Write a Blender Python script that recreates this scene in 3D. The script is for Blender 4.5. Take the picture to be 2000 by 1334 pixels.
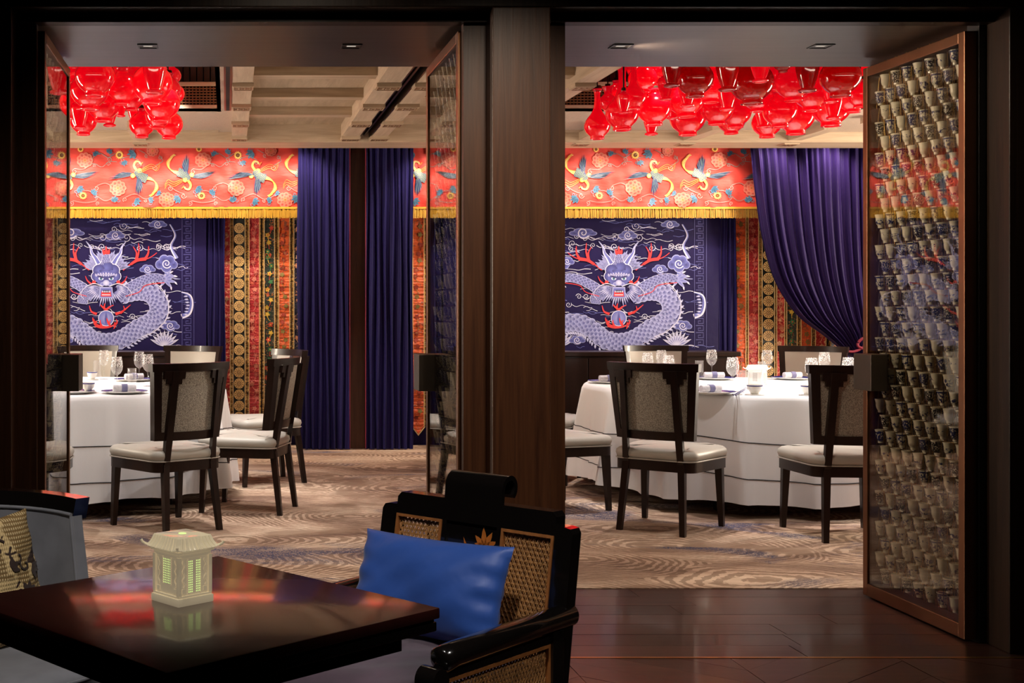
import bpy, bmesh, math, random
from math import sin, cos, pi, radians, sqrt, atan2
from mathutils import Vector, Matrix
for o in list(bpy.data.objects):
    bpy.data.objects.remove(o)
scene = bpy.context.scene
C = scene.collection
random.seed(7)

# ------------------------------------------------------------------ camera
F = 2450.0            # focal length in pixels of the 2000 x 1334 frame
EYE = 1.3
VX, VY = 445.0, 600.0  # vanishing point
cam_d = bpy.data.cameras.new('camera')
cam = bpy.data.objects.new('camera', cam_d)
C.objects.link(cam)
cam.location = (0, 0, EYE)
cam.rotation_euler = (radians(90), 0, 0)
cam_d.sensor_width = 36.0
cam_d.lens = F / 2000.0 * 36.0
cam_d.shift_x = (1000.0 - VX) / 2000.0
cam_d.shift_y = (VY - 667.0) / 2000.0
cam_d.clip_start = 0.05
scene.camera = cam

# ------------------------------------------------------------------ world, exposure
w = bpy.data.worlds.new('world')
scene.world = w
w.use_nodes = True
w.node_tree.nodes['Background'].inputs[0].default_value = (0.02, 0.018, 0.016, 1)
w.node_tree.nodes['Background'].inputs[1].default_value = 0.2
scene.view_settings.view_transform = 'Standard'
scene.view_settings.look = 'None'
scene.view_settings.gamma = 1.0
scene.view_settings.use_curve_mapping = False
scene.view_settings.exposure = 0.0
scene.cycles.max_bounces = 6
scene.cycles.diffuse_bounces = 3
scene.cycles.glossy_bounces = 4
scene.cycles.use_adaptive_sampling = True
scene.cycles.adaptive_threshold = 0.07
scene.cycles.adaptive_min_samples = 16
scene.cycles.transparent_max_bounces = 16
scene.cycles.sample_clamp_indirect = 6.0
scene.cycles.caustics_reflective = False
scene.cycles.caustics_refractive = False
scene.cycles.use_denoising = True

UNITS = (-1.13, 3.63)   # the two dining bays, centre x
TABLE_Y = 8.75

def spot(name, loc, target, power, size=60, blend=0.5, color=(1, 0.86, 0.7), radius=0.04):
    d = bpy.data.lights.new(name, 'SPOT')
    d.energy = power; d.spot_size = radians(size); d.spot_blend = blend
    d.color = color; d.shadow_soft_size = radius
    o = bpy.data.objects.new(name, d); C.objects.link(o)
    o.location = loc
    o.rotation_euler = (Vector(target) - Vector(loc)).to_track_quat('-Z', 'Y').to_euler()
    return o
def area(name, loc, target, power, sx, sy, color=(1, 0.86, 0.7)):
    d = bpy.data.lights.new(name, 'AREA')
    d.shape = 'RECTANGLE'; d.size = sx; d.size_y = sy; d.energy = power; d.color = color
    o = bpy.data.objects.new(name, d); C.objects.link(o)
    o.location = loc
    o.rotation_euler = (Vector(target) - Vector(loc)).to_track_quat('-Z', 'Y').to_euler()
    return o

WARM = (1, 0.84, 0.66)
NEUT = (1, 0.945, 0.885)
for i, xc in enumerate(UNITS):
    # downlights in the lantern recess over the table
    for dx, dy in ((-0.75, -0.6), (0.75, -0.6), (0.75, 0.5), (-0.75, 0.5)):
        spot('downlight', (xc + dx, TABLE_Y + dy, 3.12), (xc + dx * 0.75, TABLE_Y + dy * 0.75, 0.75), 210, 64, 0.6, NEUT)
    # ceiling downlights on the front aisle and over the chairs
    for dx in (-0.9, 0.5, 1.35):
        spot('aisle_downlight', (xc + dx, 6.75, 2.74), (xc + dx, 6.95, 0), 52, 80, 0.5, NEUT)
    # wall washers in the cove in front of the embroidered valance
    for k in range(8):
        x = xc - 1.75 + k * 0.5
        spot('wall_washer', (x, 11.05, 2.83), (x, 11.74, 1.35), 52, 100, 0.7, WARM)
    # unseen fill strip added above the entrance wall to brighten the oak ceiling
    area('entrance_fill', (xc, 6.05, 2.45), (xc, 6.9, 2.9), 7, 3.6, 0.08, WARM)
spot('aisle_downlight', (0.62, 7.9, 2.68), (0.62, 8.2, 0), 70, 85, 0.5, NEUT)
spot('aisle_downlight', (1.2, 9.9, 2.68), (1.1, 10.1, 0), 60, 85, 0.5, NEUT)
# unseen fill lights added at both side walls to lift the ceiling
area('side_fill', (-3.85, 9.0, 2.2), (-0.2, 9.0, 2.85), 270, 0.1, 3.4, WARM)
area('side_fill', (7.45, 9.0, 2.2), (3.0, 9.0, 2.85), 420, 0.1, 3.4, WARM)
# passage downlights (set in the soffit between the door leaves)
for x, p, tx, tz in ((-0.34, 9, -0.34, 0), (0.525, 9, 0.525, 0), (1.67, 50, 2.87, 1.62), (2.52, 10, 2.6, 0)):
    spot('passage_downlight', (x, 5.33, 2.385), (tx, 5.33, tz), p, 60 if p > 50 else 120, 1.0, WARM, 0.02)
# lounge downlights
spot('lounge_downlight', (0.15, 1.7, 2.85), (0.62, 2.9, 0.6), 110, 46, 0.9, NEUT, 0.08)
spot('lounge_downlight', (-0.35, 1.9, 2.85), (-0.45, 3.05, 0.6), 115, 46, 0.9, NEUT, 0.08)
spot('lounge_downlight', (1.05, 3.3, 2.85), (1.05, 4.75, 1.1), 130, 70, 0.9, WARM, 0.08)
spot('lounge_downlight', (0.3, 3.4, 2.85), (0.3, 4.75, 1.0), 40, 90, 0.9, WARM, 0.08)
spot('lounge_downlight', (2.6, 3.3, 2.85), (2.8, 4.75, 0.9), 14, 80, 0.9, WARM, 0.08)
spot('lounge_downlight', (1.9, 1.5, 2.85), (0.75, 2.85, 0.45), 75, 44, 0.9, NEUT, 0.08)

# ------------------------------------------------------------------ materials
MAT = {}
def newmat(name):
    m = bpy.data.materials.new(name); m.use_nodes = True
    MAT[name] = m
    nt = m.node_tree
    return m, nt, nt.nodes['Principled BSDF'], nt.nodes['Material Output']
def N(nt, t, **kw):
    n = nt.nodes.new(t)
    for k, v in kw.items():
        if k in n.inputs: n.inputs[k].default_value = v
        else: setattr(n, k, v)
    return n
def L(nt, a, b): nt.links.new(a, b)
def coords(nt, scale=(1, 1, 1), rot=(0, 0, 0), kind='Object'):
    t = N(nt, 'ShaderNodeTexCoord'); mp = N(nt, 'ShaderNodeMapping')
    mp.inputs['Scale'].default_value = scale; mp.inputs['Rotation'].default_value = rot
    L(nt, t.outputs[kind], mp.inputs['Vector'])
    return mp.outputs['Vector']
def ramp(nt, fac, stops):
    r = N(nt, 'ShaderNodeValToRGB')
    el = r.color_ramp.elements
    while len(el) < len(stops): el.new(0.5)
    for e, (p, c) in zip(el, stops):
        e.position = p; e.color = (*c, 1) if len(c) == 3 else c
    L(nt, fac, r.inputs['Fac'])
    return r.outputs['Color']
def bump(nt, h, bsdf, strength=0.3, dist=0.01):
    b = N(nt, 'ShaderNodeBump'); b.inputs['Strength'].default_value = strength
    b.inputs['Distance'].default_value = dist
    L(nt, h, b.inputs['Height']); L(nt, b.outputs['Normal'], bsdf.inputs['Normal'])
def plain(name, col, rough=0.5, metal=0.0, coat=0.0, sheen=0.0, noise=0.0, nscale=8.0, bmp=0.0, bscale=200.0, spec=0.5):
    m, nt, b, out = newmat(name)
    b.inputs['Base Color'].default_value = (*col, 1)
    b.inputs['Roughness'].default_value = rough
    b.inputs['Metallic'].default_value = metal
    b.inputs['Coat Weight'].default_value = coat
    b.inputs['Coat Roughness'].default_value = 0.06
    b.inputs['Sheen Weight'].default_value = sheen
    b.inputs['Specular IOR Level'].default_value = spec
    if noise:
        v = coords(nt)
        n = N(nt, 'ShaderNodeTexNoise', Scale=nscale, Detail=4.0)
        L(nt, v, n.inputs['Vector'])
        c1 = tuple(x * (1 - noise) for x in col); c2 = tuple(min(1, x * (1 + noise)) for x in col)
        L(nt, ramp(nt, n.outputs['Fac'], [(0.3, c1), (0.7, c2)]), b.inputs['Base Color'])
    if bmp:
        v = coords(nt)
        n = N(nt, 'ShaderNodeTexNoise', Scale=bscale, Detail=3.0)
        L(nt, v, n.inputs['Vector'])
        bump(nt, n.outputs['Fac'], b, bmp, 0.004)
    return m
def wood(name, c1, c2, stretch=(30, 30, 1.2), rough=0.45, coat=0.0, scale=1.0, bmp=0.15, objvar=0.0):
    m, nt, b, out = newmat(name)
    v = coords(nt, stretch)
    if objvar:
        oi = N(nt, 'ShaderNodeObjectInfo')
        add = N(nt, 'ShaderNodeVectorMath', operation='ADD')
        mul = N(nt, 'ShaderNodeVectorMath', operation='SCALE'); mul.inputs['Scale'].default_value = 37.0
        comb = N(nt, 'ShaderNodeCombineXYZ')
        for k in 'XYZ': L(nt, oi.outputs['Random'], comb.inputs[k])
        L(nt, comb.outputs[0], mul.inputs[0]); L(nt, v, add.inputs[0]); L(nt, mul.outputs[0], add.inputs[1])
        v = add.outputs[0]
    n = N(nt, 'ShaderNodeTexNoise', Scale=scale, Detail=6.0, Roughness=0.65, Distortion=0.6)
    L(nt, v, n.inputs['Vector'])
    col = ramp(nt, n.outputs['Fac'], [(0.3, c1), (0.72, c2)])
    if objvar:
        h = N(nt, 'ShaderNodeHueSaturation')
        mr = N(nt, 'ShaderNodeMapRange'); mr.inputs['To Min'].default_value = 1 - objvar; mr.inputs['To Max'].default_value = 1 + objvar
        L(nt, oi.outputs['Random'], mr.inputs['Value']); L(nt, mr.outputs['Result'], h.inputs['Value'])
        L(nt, col, h.inputs['Color']); col = h.outputs['Color']
    L(nt, col, b.inputs['Base Color'])
    b.inputs['Roughness'].default_value = rough
    b.inputs['Coat Weight'].default_value = coat; b.inputs['Coat Roughness'].default_value = 0.08
    bump(nt, n.outputs['Fac'], b, bmp, 0.003)
    return m
def schlick(nt, f0=0.04, k=1.0):
    g = N(nt, 'ShaderNodeNewGeometry')
    d = N(nt, 'ShaderNodeVectorMath', operation='DOT_PRODUCT')
    L(nt, g.outputs['Incoming'], d.inputs[0]); L(nt, g.outputs['Normal'], d.inputs[1])
    a = N(nt, 'ShaderNodeMath', operation='ABSOLUTE'); L(nt, d.outputs['Value'], a.inputs[0])
    s = N(nt, 'ShaderNodeMath', operation='SUBTRACT'); s.inputs[0].default_value = 1.0; L(nt, a.outputs[0], s.inputs[1])
    p = N(nt, 'ShaderNodeMath', operation='POWER'); p.inputs[1].default_value = 5.0; L(nt, s.outputs[0], p.inputs[0])
    m = N(nt, 'ShaderNodeMath', operation='MULTIPLY_ADD'); m.inputs[1].default_value = (1 - f0) * k; m.inputs[2].default_value = f0
    L(nt, p.outputs[0], m.inputs[0])
    return m.outputs[0]
def thin_glass(name, tint=(1, 1, 1), f0=0.04, rough=0.0):
    m, nt, b, out = newmat(name)
    nt.nodes.remove(b)
    tr = N(nt, 'ShaderNodeBsdfTransparent'); tr.inputs[0].default_value = (*tint, 1)
    gl = N(nt, 'ShaderNodeBsdfGlossy'); gl.inputs['Roughness'].default_value = rough
    mx = N(nt, 'ShaderNodeMixShader')
    L(nt, schlick(nt, f0), mx.inputs[0]); L(nt, tr.outputs[0], mx.inputs[1]); L(nt, gl.outputs[0], mx.inputs[2])
    L(nt, mx.outputs[0], out.inputs['Surface'])
    return m

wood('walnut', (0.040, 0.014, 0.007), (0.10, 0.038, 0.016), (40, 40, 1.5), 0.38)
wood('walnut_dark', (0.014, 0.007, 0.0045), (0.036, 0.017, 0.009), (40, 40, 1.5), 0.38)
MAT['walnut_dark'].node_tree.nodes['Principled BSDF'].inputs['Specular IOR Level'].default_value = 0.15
wood('soffit_veneer', (0.060, 0.045, 0.038), (0.092, 0.072, 0.061), (1.2, 30, 30), 0.33)
wood('plank_wood', (0.022, 0.008, 0.006), (0.060, 0.022, 0.014), (1.2, 26, 26), 0.34, 0.15, objvar=0.35)
wood('oak', (0.40, 0.29, 0.19), (0.60, 0.47, 0.33), (1.6, 22, 22), 0.6, bmp=0.2)
wood('oak_long', (0.40, 0.295, 0.20), (0.60, 0.47, 0.335), (22, 1.6, 22), 0.6, bmp=0.2)
wood('oak_panel', (0.38, 0.28, 0.18), (0.54, 0.415, 0.285), (20, 2.0, 20), 0.65)
wood('lacquer_brown', (0.010, 0.0045, 0.0035), (0.022, 0.009, 0.006), (20, 20, 2), 0.34, 0.12, bmp=0.03); MAT['lacquer_brown'].node_tree.nodes['Principled BSDF'].inputs['Specular IOR Level'].default_value = 0.3
wood('column_wood', (0.055, 0.020, 0.010), (0.115, 0.045, 0.022), (30, 30, 1.5), 0.5)
plain('lacquer_black', (0.006, 0.0045, 0.004), 0.16, coat=1.0)
plain('lacquer_edge', (0.10, 0.035, 0.012), 0.3, coat=0.3)
plain('bronze', (0.20, 0.090, 0.045), 0.36, metal=0.9, noise=0.15, nscale=5)
plain('bronze_dark', (0.055, 0.030, 0.018), 0.35, metal=0.8)
plain('handle_metal', (0.075, 0.058, 0.045), 0.42, metal=0.7, bmp=0.1, bscale=120)
plain('black_metal', (0.006, 0.005, 0.005), 0.4)
plain('brass', (0.55, 0.34, 0.10), 0.32, metal=1.0)
plain('gold_wire', (0.62, 0.36, 0.10), 0.35, metal=1.0)
plain('dark_gap', (0.004, 0.003, 0.003), 0.8)
plain('lattice_wood', (0.16, 0.075, 0.025), 0.5)
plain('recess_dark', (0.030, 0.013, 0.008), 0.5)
plain('plaster_dark', (0.020, 0.014, 0.011), 0.7)
plain('linen_panel', (0.46, 0.36, 0.28), 0.8, noise=0.12, nscale=120, bmp=0.3, bscale=260)
thin_glass('door_glass', (0.95, 0.94, 0.92), 0.07)
thin_glass('clear_glass', (0.95, 0.96, 0.96), 0.08, 0.02)
# ------------------------------------------------------------------ mesh helpers
def W(px, py, Y):
    """photo pixel at depth Y -> world point"""
    return Vector(((px - VX) * Y / F, Y, EYE - (py - VY) * Y / F))
def link(name, me, parent=None, label=None, cat=None, group=None, kind=None, loc=None, rotz=None):
    o = bpy.data.objects.new(name, me); C.objects.link(o)
    if parent is not None: o.parent = parent
    if loc is not None: o.location = loc
    if rotz is not None: o.rotation_euler = (0, 0, rotz)
    if label: o['label'] = label
    if cat: o['category'] = cat
    if group: o['group'] = group
    if kind: o['kind'] = kind
    return o
def thing(name, label, cat, loc=(0, 0, 0), rotz=0.0, group=None):
    return link(name, None, None, label, cat, group, None, loc, rotz)
def copy_tree(o, parent=None):
    c = o.copy(); C.objects.link(c); c.parent = parent
    for ch in list(o.children): copy_tree(ch, c)
    return c

class MB:
    def __init__(s): s.v = []; s.f = []; s.c = None
    def add(s, v, f):
        n = len(s.v); s.v += [tuple(p) for p in v]; s.f += [tuple(i + n for i in q) for q in f]
        return s
    def box(s, x0, x1, y0, y1, z0, z1, b=0.0):
        if b <= 0:
            v = [(x0,y0,z0),(x1,y0,z0),(x1,y1,z0),(x0,y1,z0),(x0,y0,z1),(x1,y0,z1),(x1,y1,z1),(x0,y1,z1)]
            return s.add(v, [(0,3,2,1),(4,5,6,7),(0,1,5,4),(1,2,6,5),(2,3,7,6),(3,0,4,7)])
        bm = bmesh.new(); bmesh.ops.create_cube(bm, size=1.0)
        for q in bm.verts:
            q.co = Vector(((x0+x1)/2 + q.co.x*(x1-x0), (y0+y1)/2 + q.co.y*(y1-y0), (z0+z1)/2 + q.co.z*(z1-z0)))
        bmesh.ops.bevel(bm, geom=bm.edges[:], offset=b, segments=2, affect='EDGES', profile=0.6)
        return s.addbm(bm)
    def addbm(s, bm):
        bm.verts.ensure_lookup_table(); bm.verts.index_update()
        s.add([q.co[:] for q in bm.verts], [tuple(q.index for q in f.verts) for f in bm.faces]); bm.free()
        return s
    def lathe(s, prof, n=24, c=(0,0,0), cap=True, a0=0.0):
        base = len(s.v); m = len(prof)
        for r, z in prof:
            for k in range(n):
                a = a0 + 2*pi*k/n
                s.v.append((c[0] + r*cos(a), c[1] + r*sin(a), c[2] + z))
        for i in range(m-1):
            for k in range(n):
                k2 = (k+1) % n
                s.f.append((base+i*n+k, base+i*n+k2, base+(i+1)*n+k2, base+(i+1)*n+k))
        if cap:
            if prof[0][0] > 1e-5: s.f.append(tuple(base+k for k in range(n))[::-1])
            if prof[-1][0] > 1e-5: s.f.append(tuple(base+(m-1)*n+k for k in range(n)))
        return s
    def tube(s, pts, r, n=8, cap=True):
        pts = [Vector(p) for p in pts]; base = len(s.v); m = len(pts)
        rs = r if isinstance(r, (list, tuple)) else [r]*m
        up = None
        for i, p in enumerate(pts):
            t = (pts[min(i+1,m-1)] - pts[max(i-1,0)]).normalized()
            if up is None:
                up = Vector((0,0,1)) if abs(t.z) < 0.9 else Vector((1,0,0))
            a = t.cross(up).normalized(); up = a.cross(t).normalized()
            for k in range(n):
                th = 2*pi*k/n
                q = p + (a*cos(th) + up*sin(th))*rs[i]
                s.v.append(q[:])
        for i in range(m-1):
            for k in range(n):
                k2 = (k+1) % n
                s.f.append((base+i*n+k, base+i*n+k2, base+(i+1)*n+k2, base+(i+1)*n+k))
        if cap:
            s.f.append(tuple(base+k for k in range(n))[::-1]); s.f.append(tuple(base+(m-1)*n+k for k in range(n)))
        return s
    def slab(s, fun, nu, nv, th):
        """closed slab from fun(u,v)->(point, normal), u,v in 0..1"""
        base = len(s.v); k = (nu+1)*(nv+1)
        front, back = [], []
        for j in range(nv+1):
            for i in range(nu+1):
                p, n = fun(i/nu, j/nv); p = Vector(p); n = Vector(n)
                front.append(p[:]); back.append((p - n*th)[:])
        s.v += front + back
        q = lambda i, j, o: base + o*k + j*(nu+1) + i
        for j in range(nv):
            for i in range(nu):
                s.f.append((q(i,j,0), q(i+1,j,0), q(i+1,j+1,0), q(i,j+1,0)))
                s.f.append((q(i,j,1), q(i,j+1,1), q(i+1,j+1,1), q(i+1,j,1)))
        for i in range(nu):
            s.f.append((q(i,0,0), q(i,0,1), q(i+1,0,1), q(i+1,0,0)))
            s.f.append((q(i,nv,0), q(i+1,nv,0), q(i+1,nv,1), q(i,nv,1)))
        for j in range(nv):
            s.f.append((q(0,j,0), q(0,j+1,0), q(0,j+1,1), q(0,j,1)))
            s.f.append((q(nu,j,0), q(nu,j,1), q(nu,j+1,1), q(nu,j+1,0)))
        return s
    def prism(s, poly, fun, a, b):
        """2-D polygon extruded from a to b; fun(u,v,t)->point"""
        n = len(poly)
        v = [fun(u, w_, a) for u, w_ in poly] + [fun(u, w_, b) for u, w_ in poly]
        f = [tuple(range(n))[::-1], tuple(range(n, 2*n))] + [(i, (i+1)%n, n+(i+1)%n, n+i) for i in range(n)]
        return s.add(v, f)
    def mesh(s, name, mat=None, smooth=0):
        me = bpy.data.meshes.new(name); me.from_pydata(s.v, [], s.f)
        if mat: me.materials.append(MAT[mat])
        bm = bmesh.new(); bm.from_mesh(me); bmesh.ops.recalc_face_normals(bm, faces=bm.faces[:]); bm.to_mesh(me); bm.free()
        if smooth:
            me.shade_smooth(); me.set_sharp_from_angle(angle=radians(smooth))
        return me
    def build(s, name, mat, parent=None, smooth=0, **kw):
        return link(name, s.mesh(name, mat, smooth), parent, **kw)

def cr(pts, n=8, closed=False):
    """Catmull-Rom through 2-D or 3-D points"""
    P = [Vector(p) for p in pts]; out = []; m = len(P)
    rng = range(m if closed else m-1)
    for i in rng:
        p0 = P[(i-1) % m] if closed or i > 0 else P[0]
        p1 = P[i]; p2 = P[(i+1) % m]
        p3 = P[(i+2) % m] if closed or i+2 < m else P[-1]
        for k in range(n):
            t = k/n
            out.append(0.5*((2*p1) + (p2-p0)*t + (2*p0-5*p1+4*p2-p3)*t*t + (3*p1-p0-3*p2+p3)*t*t*t))
    if not closed: out.append(P[-1])
    return out
def struct(name, mb, mat, parent=None, smooth=0, label=None):
    return mb.build(name, mat, parent, smooth, kind='structure' if parent is None else None, label=label)
def B(*a, **k): return MB().box(*a, **k)

# ------------------------------------------------------------------ carpet material
m, nt, b, out = newmat('carpet')
v = coords(nt)
dn = N(nt, 'ShaderNodeTexNoise', Scale=1.1, Detail=2.0); L(nt, v, dn.inputs['Vector'])
mixv = N(nt, 'ShaderNodeVectorMath', operation='MULTIPLY_ADD'); mixv.inputs[1].default_value = (0.55, 0.55, 0)
L(nt, dn.outputs['Color'], mixv.inputs[0]); L(nt, v, mixv.inputs[2])
mp = N(nt, 'ShaderNodeMapping'); mp.inputs['Scale'].default_value = (0.75, 1.25, 1); L(nt, mixv.outputs[0], mp.inputs['Vector'])
vo = N(nt, 'ShaderNodeTexVoronoi', Scale=1.1); vo.inputs['Randomness'].default_value = 0.9; L(nt, mp.outputs[0], vo.inputs['Vector'])
fine = N(nt, 'ShaderNodeTexNoise', Scale=22.0, Detail=3.0); L(nt, v, fine.inputs['Vector'])
ad = N(nt, 'ShaderNodeMath', operation='MULTIPLY_ADD'); ad.inputs[1].default_value = 0.035; L(nt, fine.outputs['Fac'], ad.inputs[0]); L(nt, vo.outputs['Distance'], ad.inputs[2])
mu = N(nt, 'ShaderNodeMath', operation='MULTIPLY'); mu.inputs[1].default_value = 170.0; L(nt, ad.outputs[0], mu.inputs[0])
si = N(nt, 'ShaderNodeMath', operation='SINE'); L(nt, mu.outputs[0], si.inputs[0])
# lines fade in and out
fade = N(nt, 'ShaderNodeTexNoise', Scale=1.7, Detail=2.0); L(nt, v, fade.inputs['Vector'])
fr = ramp(nt, fade.outputs['Fac'], [(0.36, (0, 0, 0)), (0.50, (1, 1, 1))])
lm = N(nt, 'ShaderNodeMath', operation='MULTIPLY'); L(nt, si.outputs[0], lm.inputs[0]); L(nt, fr, lm.inputs[1])
lines = ramp(nt, lm.outputs[0], [(0.0, (0.42, 0.30, 0.21)), (0.25, (0.60, 0.46, 0.33))])
# broad tone
bn = N(nt, 'ShaderNodeTexNoise', Scale=0.9, Detail=5.0, Roughness=0.62, Distortion=1.2)
mp2 = N(nt, 'ShaderNodeMapping'); mp2.inputs['Scale'].default_value = (0.8, 1.9, 1); L(nt, v, mp2.inputs['Vector']); L(nt, mp2.outputs[0], bn.inputs['Vector'])
tone = ramp(nt, bn.outputs['Fac'], [(0.34, (0.26, 0.165, 0.125)), (0.5, (0.52, 0.365, 0.27)), (0.66, (0.78, 0.61, 0.47))])
mx = N(nt, 'ShaderNodeMix', data_type='RGBA', blend_type='MULTIPLY'); mx.inputs[0].default_value = 0.75
L(nt, tone, mx.inputs[6]); L(nt, ramp(nt, lm.outputs[0], [(0.0, (0.42, 0.37, 0.34)), (0.25, (1, 1, 1))]), mx.inputs[7])
# blue clouds
cn = N(nt, 'ShaderNodeTexNoise', Scale=0.95, Detail=6.0, Roughness=0.6, Distortion=1.0)
mp3 = N(nt, 'ShaderNodeMapping'); mp3.inputs['Scale'].default_value = (0.85, 1.8, 1); mp3.inputs['Location'].default_value = (3.3, 1.2, 0)
L(nt, v, mp3.inputs['Vector']); L(nt, mp3.outputs[0], cn.inputs['Vector'])
bf = ramp(nt, cn.outputs['Fac'], [(0.54, (0, 0, 0)), (0.64, (1, 1, 1))])
sp = N(nt, 'ShaderNodeTexNoise', Scale=140.0, Detail=1.0); L(nt, v, sp.inputs['Vector'])
spk = ramp(nt, sp.outputs['Fac'], [(0.40, (0.25, 0.25, 0.25)), (0.58, (1, 1, 1))])
bm2 = N(nt, 'ShaderNodeMix', data_type='RGBA', blend_type='MULTIPLY'); bm2.inputs[0].default_value = 1.0
L(nt, bf, bm2.inputs[6]); L(nt, spk, bm2.inputs[7])
mx2 = N(nt, 'ShaderNodeMix', data_type='RGBA'); L(nt, bm2.outputs[2], mx2.inputs[0]); L(nt, mx.outputs[2], mx2.inputs[6])
mx2.inputs[7].default_value = (0.05, 0.06, 0.125, 1)
L(nt, mx2.outputs[2], b.inputs['Base Color'])
b.inputs['Roughness'].default_value = 0.95; b.inputs['Specular IOR Level'].default_value = 0.1
bump(nt, sp.outputs['Fac'], b, 0.35, 0.006)

# ------------------------------------------------------------------ floors
YF, YB = 4.86, 5.79      # passage front / back plane
struct('floor', B(-4.0, 7.6, -1.2, 5.79, -0.06, -0.012), 'plaster_dark', label='dark wooden lounge floor')
fl = bpy.data.objects['floor']
struct('floor_carpet', B(-4.0, 7.6, YB, 12.6, -0.06, 0.004), 'carpet', label='beige carpet with wood-ring pattern and blue clouds')
# passage planks, boards run along x
rows = 7; pw = (YB - 4.66) / rows
rp = random.Random(3)
for r in range(rows):
    x = -3.6 - rp.random() * 1.2
    y0 = 4.66 + r * pw
    while x < 4.6:
        ln = rp.uniform(1.1, 1.9)
        B(x + 0.0012, x + ln - 0.0012, y0 + 0.0012, y0 + pw - 0.0012, -0.012, 0.0 + rp.uniform(-0.0006, 0.0006)).build('plank', 'plank_wood', fl)
        x += ln
B(-4.0, 7.6, 4.645, 4.66, -0.012, 0.0015).build('brass_strip', 'brass', fl)
# lounge herringbone
hw, hl = 0.16, 0.80
s2 = sqrt(0.5)
def hb(cx, cy, ang):
    mb = MB(); mb.box(-hl/2 + 0.0012, hl/2 - 0.0012, -hw/2 + 0.0012, hw/2 - 0.0012, -0.012, 0)
    o = link('plank', hb.me[0] if hb.me else mb.mesh('herringbone_plank', 'plank_wood'), fl)
    if not hb.me: hb.me.append(o.data)
    o.location = (cx, cy, rp.uniform(-0.0006, 0.0004)); o.rotation_euler = (0, 0, ang)
hb.me = []
# clipped chevron boards in front of the brass strip
def clip_y(poly, ymax):
    out = []
    for i in range(len(poly)):
        a, c = poly[i], poly[(i+1) % len(poly)]
        if a[1] <= ymax: out.append(a)
        if (a[1] <= ymax) != (c[1] <= ymax):
            t = (ymax - a[1]) / (c[1] - a[1]); out.append((a[0] + t*(c[0]-a[0]), ymax))
    return out
cw = 0.62
for col in range(-5, 8):
    xa = col * cw; sgn = 1 if col % 2 == 0 else -1
    for j in range(-1, 22):
        yb = 1.0 + j * 0.19
        g = 0.0012
        if sgn > 0: poly = [(xa+g, yb+g), (xa+cw-g, yb+g-0.5), (xa+cw-g, yb-g+0.19-0.5), (xa+g, yb-g+0.19)]
        else: poly = [(xa+g, yb+g-0.5), (xa+cw-g, yb+g), (xa+cw-g, yb-g+0.19), (xa+g, yb-g+0.19-0.5)]
        if min(p[1] for p in poly) < 1.6: continue
        poly = clip_y(poly, 4.644)
        if len(poly) < 3 or max(p[1] for p in poly) < 1.5: continue
        zz = rp.uniform(-0.0006, 0.0004)
        MB().prism(poly, lambda u, w_, t: (u, w_, t), -0.012, zz).build('plank', 'plank_wood', fl)

# ------------------------------------------------------------------ lounge shell
struct('ceiling_lounge', B(-4.0, 7.6, -1.2, 4.86, 2.95, 3.0), 'plaster_dark', label='dark lounge ceiling')
struct('wall_lounge_left', B(-4.1, -4.0, -1.2, 4.9, 0, 3.0), 'walnut_dark')
struct('wall_lounge_right', B(7.6, 7.7, -1.2, 4.9, 0, 3.0), 'walnut_dark')
struct('wall_lounge_back', B(-4.1, 7.7, -1.3, -1.2, 0, 3.0), 'walnut_dark')

# ------------------------------------------------------------------ entrance wall between lounge and dining room
ZS = 2.41
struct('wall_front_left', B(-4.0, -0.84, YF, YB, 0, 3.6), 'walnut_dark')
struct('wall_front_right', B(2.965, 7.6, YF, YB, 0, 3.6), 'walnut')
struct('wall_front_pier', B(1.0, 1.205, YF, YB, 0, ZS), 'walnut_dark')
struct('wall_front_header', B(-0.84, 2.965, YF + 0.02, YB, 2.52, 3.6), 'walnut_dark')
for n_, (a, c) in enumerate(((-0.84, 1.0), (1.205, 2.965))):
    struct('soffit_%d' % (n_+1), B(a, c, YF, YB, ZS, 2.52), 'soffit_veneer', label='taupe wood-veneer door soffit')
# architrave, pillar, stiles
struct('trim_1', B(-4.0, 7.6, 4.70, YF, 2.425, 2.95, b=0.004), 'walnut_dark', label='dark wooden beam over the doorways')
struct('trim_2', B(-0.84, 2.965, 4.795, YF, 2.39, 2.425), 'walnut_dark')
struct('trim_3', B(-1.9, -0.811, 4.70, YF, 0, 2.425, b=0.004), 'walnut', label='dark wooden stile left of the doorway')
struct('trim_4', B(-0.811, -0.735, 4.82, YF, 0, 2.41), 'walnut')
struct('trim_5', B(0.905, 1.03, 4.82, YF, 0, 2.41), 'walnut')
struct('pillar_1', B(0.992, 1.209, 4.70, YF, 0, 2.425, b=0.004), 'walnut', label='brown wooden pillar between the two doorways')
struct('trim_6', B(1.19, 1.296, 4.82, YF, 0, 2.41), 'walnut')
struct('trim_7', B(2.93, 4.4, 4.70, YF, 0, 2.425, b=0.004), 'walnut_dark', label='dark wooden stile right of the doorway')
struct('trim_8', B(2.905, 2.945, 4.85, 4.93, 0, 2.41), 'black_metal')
m, nt, b, out = newmat('lens_glow'); b.inputs['Base Color'].default_value = (0.1, 0.1, 0.1, 1); b.inputs['Emission Color'].default_value = (1, 0.9, 0.75, 1); b.inputs['Emission Strength'].default_value = 0.5
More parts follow.
